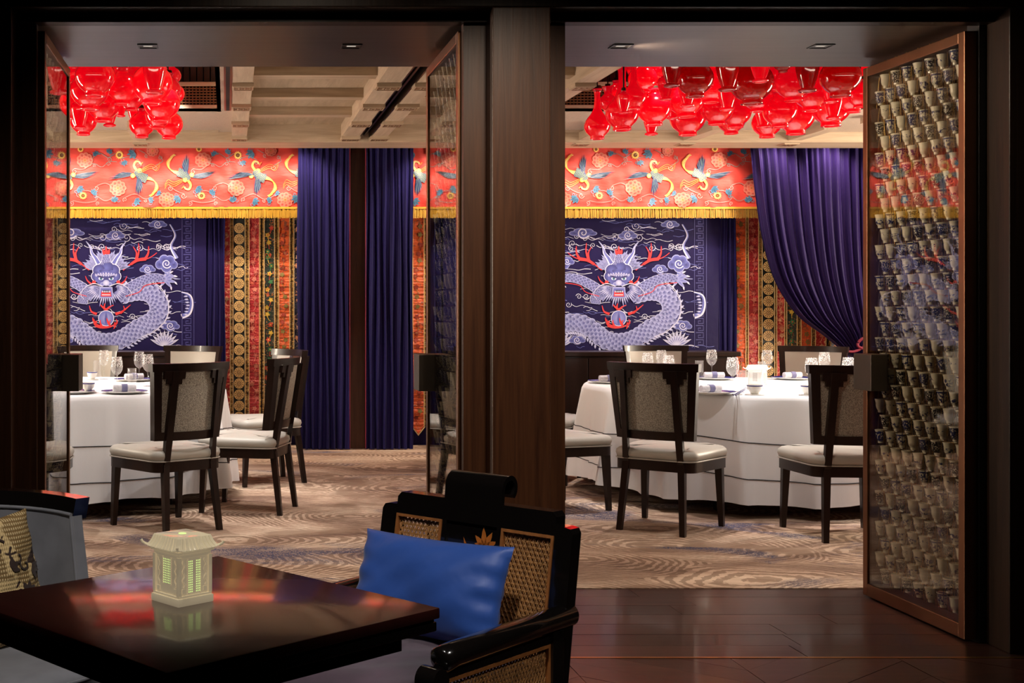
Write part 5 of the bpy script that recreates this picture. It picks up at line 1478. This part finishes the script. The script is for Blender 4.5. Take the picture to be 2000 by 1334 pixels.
link('porcelain_cups', cb.mesh('porcelain_cups', 'cup_mixed', 60), None, 'rows of small porcelain cups inside the left doorway leaves', 'cups', None, 'stuff')
# ------------------------------------------------------------------ porcelain pavilion lamps
m, nt, b, out = newmat('celadon')
b.inputs['Base Color'].default_value = (*srgb(222, 208, 172), 1); b.inputs['Roughness'].default_value = 0.2; b.inputs['Coat Weight'].default_value = 0.5
b.inputs['Emission Color'].default_value = (1.0, 0.80, 0.52, 1); b.inputs['Emission Strength'].default_value = 0.22
plain('white_porcelain', srgb(240, 238, 232), 0.2, coat=0.5)
m, nt, b, out = newmat('window_glow'); b.inputs['Base Color'].default_value = (0.4, 0.5, 0.2, 1)
b.inputs['Emission Color'].default_value = (0.62, 0.85, 0.28, 1); b.inputs['Emission Strength'].default_value = 1.0
def pavilion(label, loc, rot, s, mt, glow):
    t = thing('pavilion_lamp', label, 'table lamp', loc, rot, 'pavilion lamps')
    q = lambda *a, **k: B(*[x*s for x in a], **{kk: vv*s for kk, vv in k.items()})
    q(-0.045, 0.045, -0.045, 0.045, 0, 0.016, b=0.003).build('plinth', mt, t, 40)
    q(-0.042, 0.042, -0.042, 0.042, 0.016, 0.020, b=0.001).build('plinth_step', mt, t, 40)
    body = q(-0.0385, 0.0385, -0.0385, 0.0385, 0.020, 0.096).build('body', mt, t)
    q(-0.041, 0.041, -0.041, 0.041, 0.094, 0.103, b=0.002).build('cornice', mt, t, 40)
    q(-0.046, 0.046, -0.046, 0.046, 0.103, 0.108, b=0.002).build('cornice', mt, t, 40)
    # roof with concave flare and up-turned corners
    mb = MB(); n = 12; lv = [(0.052, 0.108), (0.054, 0.110), (0.049, 0.1155), (0.0445, 0.123), (0.0415, 0.132), (0.040, 0.1345)]
    for i, (r, z) in enumerate(lv):
        for side in range(4):
            for k in range(n):
                u = -1 + 2*k/n
                lift = (0.006*abs(u)**6 if i < 2 else 0.0); rr = r*(1 + (0.04*abs(u)**6 if i < 2 else 0))
                rg = 0.0006 if 1 <= i <= 4 and k % 2 else 0.0
                x, y = ((u, -1), (1, u), (-u, 1), (-1, -u))[side]
                mb.v.append(((x*rr + (0 if side % 2 == 0 else rg*x))*s, (y*rr + (0 if side % 2 else rg*y))*s, (z + lift + rg)*s))
    m4 = 4*n
    for i in range(len(lv)-1):
        for k in range(m4): mb.f.append((i*m4+k, i*m4+(k+1) % m4, (i+1)*m4+(k+1) % m4, (i+1)*m4+k))
    mb.f.append(tuple(range(m4))[::-1]); mb.f.append(tuple((len(lv)-1)*m4+k for k in range(m4)))
    roof = mb.build('roof', mt, t, 50)
    for side in range(4):
        for k in range(9):
            u = (-0.8 + 0.2*k)
            pts = []
            for r, z in lv[1:5]:
                x, y = ((u, -1.0), (1.0, u), (-u, 1.0), (-1.0, -u))[side]
                pts.append((x*r*s, y*r*s, (z+0.0006)*s))
            MB().tube(pts, 0.0016*s, 5).build('roof_tile', mt, roof, 60)
    for sx in (-1, 1):
        for sy in (-1, 1):
            MB().tube([(sx*0.052*s, sy*0.052*s, 0.113*s), (sx*0.057*s, sy*0.057*s, 0.117*s), (sx*0.059*s, sy*0.059*s, 0.122*s)], [0.003*s, 0.0028*s, 0.003*s], 8).build('corner_finial', mt, roof, 60)
            q(sx*0.0385-0.004, sx*0.0385+0.004, sy*0.0385-0.004, sy*0.0385+0.004, 0.020, 0.096, b=0.001).build('corner_post', mt, body, 40)
    MB().lathe([(0.0, 0.1355*s), (0.008*s, 0.1355*s), (0.008*s, 0.1345*s)], 14, cap=False).build('top_vent', 'window_glow' if glow else mt, roof)
    gm = 'window_glow' if glow else 'handle_metal'
    for side in range(4):
        ca, sa = cos(side*pi/2), sin(side*pi/2)
        R2 = lambda x, y, z: ((x*ca - y*sa)*s, (x*sa + y*ca)*s, z*s)
        cols = ([-0.020, -0.0155, -0.011, 0.011, 0.0155, 0.020] if False else [-0.0135, -0.0095, -0.0055, 0.0055, 0.0095, 0.0135]) if side % 2 == 0 else [-0.010, -0.005, 0.0, 0.005, 0.010]
        z0 = 0.026 if side % 2 == 0 else 0.042; rows_ = 14 if side % 2 == 0 else 11
        fm = MB(); w_ = MB()
        xa, xb = cols[0]-0.0032, cols[-1]+0.0032; ztop = z0 + rows_*0.0046
        for x in (xa, xb): fm.add([R2(x-0.0008, -0.0385, z0-0.003), R2(x+0.0008, -0.0385, z0-0.003), R2(x+0.0008, -0.0400, z0-0.003), R2(x-0.0008, -0.0400, z0-0.003), R2(x-0.0008, -0.0385, ztop), R2(x+0.0008, -0.0385, ztop), R2(x+0.0008, -0.0400, ztop), R2(x-0.0008, -0.0400, ztop)], [(0,1,2,3),(4,5,6,7),(0,1,5,4),(1,2,6,5),(2,3,7,6),(3,0,4,7)])
        fm.build('window_frame', mt, body)
        for x in cols:
            for k in range(rows_):
                z = z0 + k*0.0046; h = 0.0011; hh = 0.0013
                w_.add([R2(x-h, -0.0388, z-hh), R2(x+h, -0.0388, z-hh), R2(x+h, -0.0388, z+hh), R2(x-h, -0.0388, z+hh)], [(0, 1, 2, 3)])
        wo = w_.build('lattice_window', gm if glow else 'handle_metal', body)
        # relief panels and carved side strips
        for x in (-0.027, 0.027):
            rl = MB()
            for k in range(7): rl.lathe([(0, 0.0012*s), (0.0028*s, 0.0006*s), (0.0034*s, 0)], 8, cap=False, c=(0, 0, 0)) if False else None
            pts = [R2(x + 0.0028*sin(k*1.2), -0.0392, 0.036 + 0.0035*k) for k in range(16)]
            MB().tube(pts, 0.0013*s, 5).build('carved_strip', mt, body, 60)
            v_ = []
            for zz in (0.024, 0.033): v_ += [R2(x-0.0045, -0.0385, zz), R2(x+0.0045, -0.0385, zz), R2(x+0.0045, -0.0398, zz), R2(x-0.0045, -0.0398, zz)]
            MB().add(v_, [(0,1,2,3),(4,5,6,7),(0,1,5,4),(1,2,6,5),(2,3,7,6),(3,0,4,7)]).build('relief_panel', mt, body)
    return t
TROT = radians(-49.5)
LT = (-0.057, 2.365)
pavilion('cream porcelain pavilion lamp with glowing green lattice windows on the lacquer table', (-0.0865, 2.385, 0.742), radians(40), 0.95, 'celadon', True)
ob_on = on(1479, 757)
pavilion('small white pavilion lamp on the right dining table', ob_on, radians(48), 1.15, 'white_porcelain', False)

# ------------------------------------------------------------------ lacquer table
t = thing('lacquer_table', 'square dark red-black lacquer table in the foreground', 'table', (LT[0], LT[1], 0), TROT)
wood('table_lacquer', (0.030, 0.006, 0.005), (0.042, 0.009, 0.007), (4, 30, 10), 0.3, 1.0, bmp=0.0); MAT['table_lacquer'].node_tree.nodes['Principled BSDF'].inputs['Coat Roughness'].default_value = 0.10
B(-0.32, 0.32, -0.32, 0.32, 0.722, 0.742, b=0.003).build('tabletop', 'table_lacquer', t, 40)
B(-0.312, 0.312, -0.312, 0.312, 0.716, 0.722).build('groove', 'lacquer_black', t)
B(-0.316, 0.316, -0.316, 0.316, 0.698, 0.716, b=0.003).build('under_edge', 'lacquer_black', t, 40)
B(-0.27, 0.27, -0.27, 0.27, 0.66, 0.698).build('apron', 'lacquer_black', t)
B(-0.05, 0.05, -0.05, 0.05, 0.03, 0.66, b=0.006).build('pedestal', 'lacquer_black', t, 40)
B(-0.22, 0.22, -0.22, 0.22, 0.0, 0.03, b=0.006).build('base', 'lacquer_black', t, 40)

# ------------------------------------------------------------------ cane armchair
plain('cane', srgb(186, 132, 76), 0.5, noise=0.25, nscale=90, bmp=0.4, bscale=300)
plain('cane_border', srgb(160, 100, 52), 0.45, noise=0.2, nscale=40)
satin('velvet_purple', srgb(74, 54, 68), 0.8, 7, 0.2, (1, 1, 1), 0.5, noise=0.35)
satin('blue_satin', srgb(44, 86, 172), 0.5, 9, 0.25, (1, 1, 1), 0.2)
plain('gold_paint', srgb(190, 110, 30), 0.4, metal=0.4)
def cane_panel(x0, x1, z0, z1, fun, pitch=0.0125, th=0.0022):
    """woven cane: a sheet with staggered round holes; fun(x,z,d)->point"""
    mb = MB(); nx = max(2, int(round((x1-x0)/pitch))); nz = max(2, int(round((z1-z0)/(pitch*0.92))))
    px, pz = (x1-x0)/nx, (z1-z0)/nz
    for j in range(nz):
        for i in range(nx):
            off = 0.0 if j % 2 else 0.5
            if off and i == nx-1: 
                continue
            cx = x0 + (i+0.5+off)*px; cz = z0 + (j+0.5)*pz; rx, rz = px*0.30, pz*0.33
            b0 = len(mb.v); sq = [(-.5,-.5),(0,-.5),(.5,-.5),(.5,0),(.5,.5),(0,.5),(-.5,.5),(-.5,0)]
            for q, (a, c) in enumerate(sq): mb.v.append(fun(cx+a*px, cz+c*pz, 0.0))
            for q, (a, c) in enumerate(sq):
                th_ = atan2(c, a); mb.v.append(fun(cx+cos(th_)*rx, cz+sin(th_)*rz, -0.0012))
            for q in range(8): mb.f.append((b0+q, b0+(q+1) % 8, b0+8+(q+1) % 8, b0+8+q))
        if j % 2 == 0:
            for a, c in ((x0, x0+px*0.5), (x1-px*0.5, x1)):
                b0 = len(mb.v); z = z0 + j*pz
                mb.v += [fun(a, z, 0), fun(c, z, 0), fun(c, z+pz, 0), fun(a, z+pz, 0)]; mb.f.append((b0, b0+1, b0+2, b0+3))
    # raised diagonal strands
    for sgn in (1, -1):
        k = -nz
        while k < nx + nz:
            pts = []
            for j in range(nz*2+1):
                z = z0 + j*pz/2; x = x0 + (k + sgn*j*0.25)*px + px*0.25
                if x0 <= x <= x1: pts.append(Vector(fun(x, z, 0.0012)))
            if len(pts) > 2:
                for a, c in zip(pts[:-1:2], pts[2::2]): mb.tube([a, c], 0.0010, 4, cap=False)
            k += 1
    return mb
arm_o = Vector((0.572, 3.12, 0)); arm_r = radians(-46)
t = thing('cane_armchair', 'black lacquer armchair with woven cane panels and rolled crest', 'armchair', arm_o, arm_r)
TILT = 0.17
def bk(x, z, d): return (x, 0.0 + TILT*(z-0.42) - d, z)       # front face of the backrest, d towards the sitter
def bslab(poly, th=0.038, d0=0.0): return MB().prism(poly, lambda u, w_, q: bk(u, w_, q), d0, d0-th)
# back frame pieces
for s in (-1, 1):
    o = bslab([(s*0.285, 0.36), (s*0.285, 0.763), (s*0.278, 0.775), (s*0.262, 0.778), (s*0.238, 0.778), (s*0.238, 0.36)], 0.04).build('back_stile', 'lacquer_black', t)
    bslab([(s*0.088, 0.42), (s*0.088, 0.755), (s*0.076, 0.755), (s*0.076, 0.42)], 0.03).build('back_mullion', 'lacquer_black', t)
    cp = cane_panel(0.092, 0.234, 0.44, 0.752, (lambda s: (lambda x, z, d: bk(s*x, z, d - 0.010)))(s)).build('cane_panel', 'cane', t)
    fr = MB()
    for (a, c, e, f_) in ((0.090, 0.236, 0.748, 0.755), (0.090, 0.0965, 0.44, 0.748), (0.2295, 0.236, 0.44, 0.748)):
        fr.prism([(s*a, e), (s*c, e), (s*c, f_), (s*a, f_)], lambda u, w_, q: bk(u, w_, q), 0.002, -0.014)
    fr.build('cane_border', 'cane_border', cp)
bslab([(-0.238, 0.755), (0.238, 0.755), (0.238, 0.798), (0.228, 0.810), (-0.228, 0.810), (-0.238, 0.798)], 0.042).build('top_rail', 'lacquer_black', t)
bslab([(-0.238, 0.36), (0.238, 0.36), (0.238, 0.44), (-0.238, 0.44)], 0.04).build('bottom_rail', 'lacquer_black', t)
bslab([(-0.077, 0.44), (0.077, 0.44), (0.077, 0.755), (-0.077, 0.755)], 0.02, -0.008).build('centre_panel', 'lacquer_black', t)
# scrolled crest
prof2 = [(0.0, 0.80), (0.0, 0.875)]
cs = []
for k in range(15):
    a = pi + (-pi*1.25)*k/14
    cs.append((0.034 + 0.034*cos(a), 0.845 + 0.034*sin(a)))
inner = [(0.034 + 0.022*cos(pi - pi*1.25*k/14), 0.845 + 0.022*sin(pi - pi*1.25*k/14)) for k in range(14, -1, -1)]
poly = [(0.0, 0.79)] + cs + inner + [(0.012, 0.79)]
mb = MB()
nn = len(poly); xs = (-0.088, 0.084)
off = TILT*(0.80-0.42)
for x in xs: mb.v += [(x, off + p[0] + 0.10*(p[1]-0.80), p[1]) for p in poly]
for k in range(nn): mb.f.append((k, (k+1) % nn, nn+(k+1) % nn, nn+k))
# caps as a strip of quads (outer/inner pairs)
h = nn//2
for s_ in (0, 1):
    for k in range(h-1): mb.f.append((s_*nn+k, s_*nn+k+1, s_*nn+nn-2-k, s_*nn+nn-1-k))
mb.build('crest_scroll', 'lacquer_black', t, 50)
# painted gold orchid on the centre panel
e = Emb(); G = srgb(200, 110, 30)
for a, ln in ((1.1, 0.045), (1.7, 0.05), (0.5, 0.04), (2.4, 0.04), (0.0, 0.03), (2.9, 0.03)): e.leaf(0.040, 0.700, a, ln, 0.016, G, G, 0)
e.leaf(0.005, 0.655, 2.0, 0.07, 0.012, G, G, 0); e.leaf(0.0, 0.56, 1.7, 0.09, 0.010, G, G, 0); e.rib([(0.040, 0.700), (0.02, 0.63), (0.0, 0.54)], 0.004, 0.004, G, 0)
e.build('painted_orchid', lambda u, v_, l: bk(u, v_, -0.0070), t)
# arms
for s in (-1, 1):
    xa = s*0.268
    at = MB().tube([(xa, 0.075, 0.572), (xa, 0.07, 0.572), (xa, -0.40, 0.565), (xa, -0.435, 0.561), (xa, -0.442, 0.560)], [0.022, 0.028, 0.028, 0.028, 0.020], 20).build('armrest', 'lacquer_black', t, 50)
    MB().tube([(xa - 0.024, -0.465, 0.525), (xa + 0.024, -0.465, 0.525)], 0.028, 20).build('front_scroll', 'lacquer_black', t, 40)
    B(xa-0.024, xa+0.024, -0.490, -0.442, 0.0, 0.525, b=0.006).build('front_leg', 'lacquer_black', t, 40)
    B(xa-0.02, xa+0.02, -0.03, 0.02, 0.0, 0.55, b=0.005).build('rear_leg', 'lacquer_black', t, 40)
    B(xa-0.012, xa+0.012, -0.442, -0.03, 0.520, 0.550).build('arm_rail', 'lacquer_black', t)
    B(xa-0.012, xa+0.012, -0.442, -0.03, 0.32, 0.36).build('side_rail', 'lacquer_black', t)
    cp = cane_panel(-0.435, -0.037, 0.368, 0.514, (lambda s, xa: (lambda y, z, d: (xa + s*(0.004 + d), y, z)))(s, xa)).build('cane_panel', 'cane', t)
    fr = MB()
    for (a, c, e_, f_) in ((-0.442, -0.03, 0.514, 0.522), (-0.442, -0.03, 0.360, 0.368), (-0.442, -0.434, 0.368, 0.514), (-0.038, -0.03, 0.368, 0.514)):
        fr.box(xa-0.008, xa+0.013 if s > 0 else xa+0.008, a, c, e_, f_) if s > 0 else fr.box(xa-0.013, xa+0.008, a, c, e_, f_)
    fr.build('cane_border', 'cane_border', cp)
B(-0.25, 0.25, -0.48, 0.0, 0.28, 0.36, b=0.006).build('seat_frame', 'lacquer_black', t, 40)
def cushion(w_, h_, T, n=28, pw=2.6, pinch=0.06):
    """pillow lying in x/z, thickness along y"""
    mb = MB(); idx = {}
    for side in (1, -1):
        for j in range(n+1):
            for i in range(n+1):
                u = -1 + 2*i/n; v_ = -1 + 2*j/n
                edge = i in (0, n) or j in (0, n)
                if edge and side == -1: idx[(side, i, j)] = idx[(1, i, j)]; continue
                d = T/2*((1-abs(u)**pw)*(1-abs(v_)**pw))**0.55
                d *= 1 + 0.05*sin(u*5+v_*3) + 0.03*sin(u*11-v_*9)
                x = u*w_/2*(1 - pinch*(1-v_*v_)*abs(u)**3 * (1 if abs(u) > 0.5 else 0.6)); z = v_*h_/2*(1 - pinch*(1-u*u)*abs(v_)**3)
                # corner creases
                d += 0.004*T/0.1*sin(14*v_)*max(0, abs(u)-0.55)*(1-abs(v_)**2)*2
                idx[(side, i, j)] = len(mb.v); mb.v.append((x, -side*d, z))
        for j in range(n):
            for i in range(n):
                f = (idx[(side, i, j)], idx[(side, i+1, j)], idx[(side, i+1, j+1)], idx[(side, i, j+1)])
                mb.f.append(f if side == 1 else f[::-1])
    return mb
mb = cushion(0.49, 0.47, 0.13, 20, 8.0, 0.0); mb.v = [(x, z-0.245, 0.425 - y) for x, y, z in mb.v]
mb.build('seat_cushion', 'velvet_purple', t, 70)
bp = thing('lumbar_pillow', 'bright blue satin lumbar pillow on the cane armchair', 'pillow', arm_o + Matrix.Rotation(arm_r, 3, 'Z') @ Vector((-0.028, -0.085, 0.612)), 0)
bp.rotation_euler = Matrix.Rotation(arm_r, 3, 'Z').to_euler()
mb = cushion(0.445, 0.25, 0.13, 36)
ry = Matrix.Rotation(radians(-1.5), 3, 'Y'); rx = Matrix.Rotation(radians(-20), 3, 'X')
mb.v = [(rx @ ry @ Vector(p))[:] for p in mb.v]
mb.build('cover', 'blue_satin', bp, 80)

# ------------------------------------------------------------------ grey velvet barrel chair with brocade pillow
satin('velvet_grey', srgb(128, 128, 134), 0.7, 10, 0.15, (1, 1, 1), 0.3, noise=0.12)
gc = Vector((-0.625, 3.083, 0)); gr = radians(43)
t = thing('barrel_chair', 'grey velvet barrel chair with a black lacquer top rail at left', 'armchair', gc, gr)
def wing(th, q):
    """q 0 bottom..1 top"""
    return (0.30*cos(th), 0.02 + 0.29*sin(th))
def shell(u, q):
    ext = 0.55*(1-q)**1.2
    th = -ext + (pi + 2*ext)*u
    z = 0.30 + (0.748 + 0.012*sin(pi*u) - 0.30)*q
    x = 0.300*cos(th); y = 0.02 + 0.28*sin(th) if sin(th) > 0 else 0.02 + 0.24*sin(th)
    fl = 1.0 + 0.06*q
    return ((x*fl*0.97, y*fl*0.97, z), (-cos(th), -sin(th), 0))
MB().slab(lambda u, q: (shell(u, q)[0], tuple(c for c in shell(u, q)[1])), 48, 14, 0.035).build('shell', 'velvet_grey', t, 60)
def pipe_pts(q, rr=1.0): return [Vector(shell(u/48, q)[0]) for u in range(49)]
MB().tube([p + Vector((0, 0, 0.004)) for p in pipe_pts(1.0)], 0.005, 8).build('top_piping', 'velvet_grey', t, 60)
for u in (0, 1):
    MB().tube([Vector(shell(u, q/12)[0]) for q in range(13)], 0.005, 8).build('edge_piping', 'velvet_grey', t, 60)
rail = MB()
def railf(u, q):
    p, n = shell(u, 1.0); n = Vector(n)
    return (Vector(p) - n*0.004 + Vector((0, 0, -0.01 + 0.055*q)) - n*0.012*q, n)
rail.slab(railf, 48, 4, 0.045).build('top_rail', 'lacquer_black', t, 50)
# seat
mb = MB(); n = 40
lv = [(0.30, -0.01), (0.36, 0.0), (0.405, 0.0), (0.425, -0.012), (0.432, -0.05), (0.434, -0.14)]
def so(k, g):
    a = 2*pi*k/n; c_, s_ = cos(a), sin(a)
    e = 5.0; r = (abs(c_)**e + abs(s_)**e)**(-1/e)
    return ((0.265+g)*c_*r, (0.25+g)*s_*r)
for z, g in lv: mb.v += [(*so(k, g), z) for k in range(n)]
for i in range(len(lv)-1):
    for k in range(n): mb.f.append((i*n+k, i*n+(k+1) % n, (i+1)*n+(k+1) % n, (i+1)*n+k))
mb.f.append(tuple((len(lv)-1)*n+k for k in range(n))); mb.f.append(tuple(range(n))[::-1])
seat = mb.build('seat', 'velvet_grey', t, 60)
MB().tube([(*so(k % n, 0.003), 0.408) for k in range(n+1)], 0.004, 6).build('seat_piping', 'velvet_grey', seat, 60)
for sx in (-1, 1):
    for sy in (-1, 1):
        B(sx*0.2-0.018, sx*0.2+0.018, sy*0.18-0.018, sy*0.18+0.018, 0, 0.30, b=0.004).build('leg', 'lacquer_black', t)
m, nt, b, out = newmat('pillow_brocade')
v = coords(nt)
wv = N(nt, 'ShaderNodeTexWave', Scale=46.0, Distortion=2.0); wv.bands_direction = 'X'; L(nt, v, wv.inputs['Vector'])
wz = N(nt, 'ShaderNodeTexWave', Scale=30.0, Distortion=1.5); wz.bands_direction = 'Z'; L(nt, v, wz.inputs['Vector'])
mlt = N(nt, 'ShaderNodeMath', operation='MULTIPLY'); L(nt, wv.outputs['Fac'], mlt.inputs[0]); L(nt, wz.outputs['Fac'], mlt.inputs[1])
weave = ramp(nt, mlt.outputs[0], [(0.1, srgb(140, 110, 66)), (0.6, srgb(236, 206, 150))])
pn = N(nt, 'ShaderNodeTexNoise', Scale=6.5, Detail=2.0, Distortion=0.5); L(nt, v, pn.inputs['Vector'])
patch_f = ramp(nt, pn.outputs['Fac'], [(0.50, (0, 0, 0)), (0.52, (1, 1, 1))])
edge_f = ramp(nt, pn.outputs['Fac'], [(0.47, (0, 0, 0)), (0.485, (1, 1, 1)), (0.50, (1, 1, 1)), (0.515, (0, 0, 0))])
dk = N(nt, 'ShaderNodeTexNoise', Scale=11.0, Detail=1.0, Distortion=1.5); L(nt, v, dk.inputs['Vector'])
dkf = ramp(nt, dk.outputs['Fac'], [(0.60, (0, 0, 0)), (0.62, (1, 1, 1))])
x1 = N(nt, 'ShaderNodeMix', data_type='RGBA'); L(nt, patch_f, x1.inputs[0]); L(nt, weave, x1.inputs[6]); x1.inputs[7].default_value = (*srgb(232, 200, 142), 1)
x2 = N(nt, 'ShaderNodeMix', data_type='RGBA'); 
mk2 = N(nt, 'ShaderNodeMath', operation='MULTIPLY'); L(nt, patch_f, mk2.inputs[0]); L(nt, dkf, mk2.inputs[1])
L(nt, mk2.outputs[0], x2.inputs[0]); L(nt, x1.outputs[2], x2.inputs[6]); x2.inputs[7].default_value = (*srgb(70, 52, 44), 1)
L(nt, x2.outputs[2], b.inputs['Base Color']); b.inputs['Roughness'].default_value = 0.6
bump(nt, mlt.outputs[0], b, 0.5, 0.004)
pp = thing('brocade_pillow', 'square beige brocade pillow with brown scrolls on the grey barrel chair', 'pillow', gc + Matrix.Rotation(gr, 3, 'Z') @ Vector((0.085, 0.085, 0.583)), gr)
mb = cushion(0.34, 0.34, 0.12, 30)
rx = Matrix.Rotation(radians(-12), 3, 'X'); ry = Matrix.Rotation(radians(-6), 3, 'Y')
mb.v = [(rx @ ry @ Vector(p))[:] for p in mb.v]
po = mb.build('cover', 'pillow_brocade', pp, 80)
e = Emb(); DB = srgb(66, 50, 44)
for x, y, r, a in ((0.03, 0.09, 0.026, 0.5), (0.08, 0.06, 0.03, 2.0), (0.10, 0.035, 0.02, 2.4), (0.06, -0.03, 0.026, 3.0), (0.10, -0.07, 0.03, 1.0), (-0.04, 0.07, 0.03, 0.0), (-0.07, -0.05, 0.03, 2.0), (0.0, -0.09, 0.026, 1.2)):
    e.spiral(x, y, r, 0.85, 0.006, DB, 0, 1, a)
for x, y, a in ((0.05, 0.035, 0.4), (0.12, 0.02, -0.4), (0.09, -0.035, 1.2), (-0.06, 0.02, 2.0), (-0.02, -0.06, 4.0)):
    for k in range(3): e.leaf(x, y, a + (k-1)*0.8, 0.03, 0.016, DB, DB, 0)
def pfn(u, v_, l):
    U, V = u/0.17, v_/0.17
    d = 0.06*((1-abs(U)**2.6)*(1-abs(V)**2.6))**0.55
    d *= 1 + 0.05*sin(U*5+V*3) + 0.03*sin(U*11-V*9)
    return (rx @ ry @ Vector((u, -d - 0.0025, v_)))[:]
e.build('scroll_applique', pfn, po)['kind'] = 'stuff'
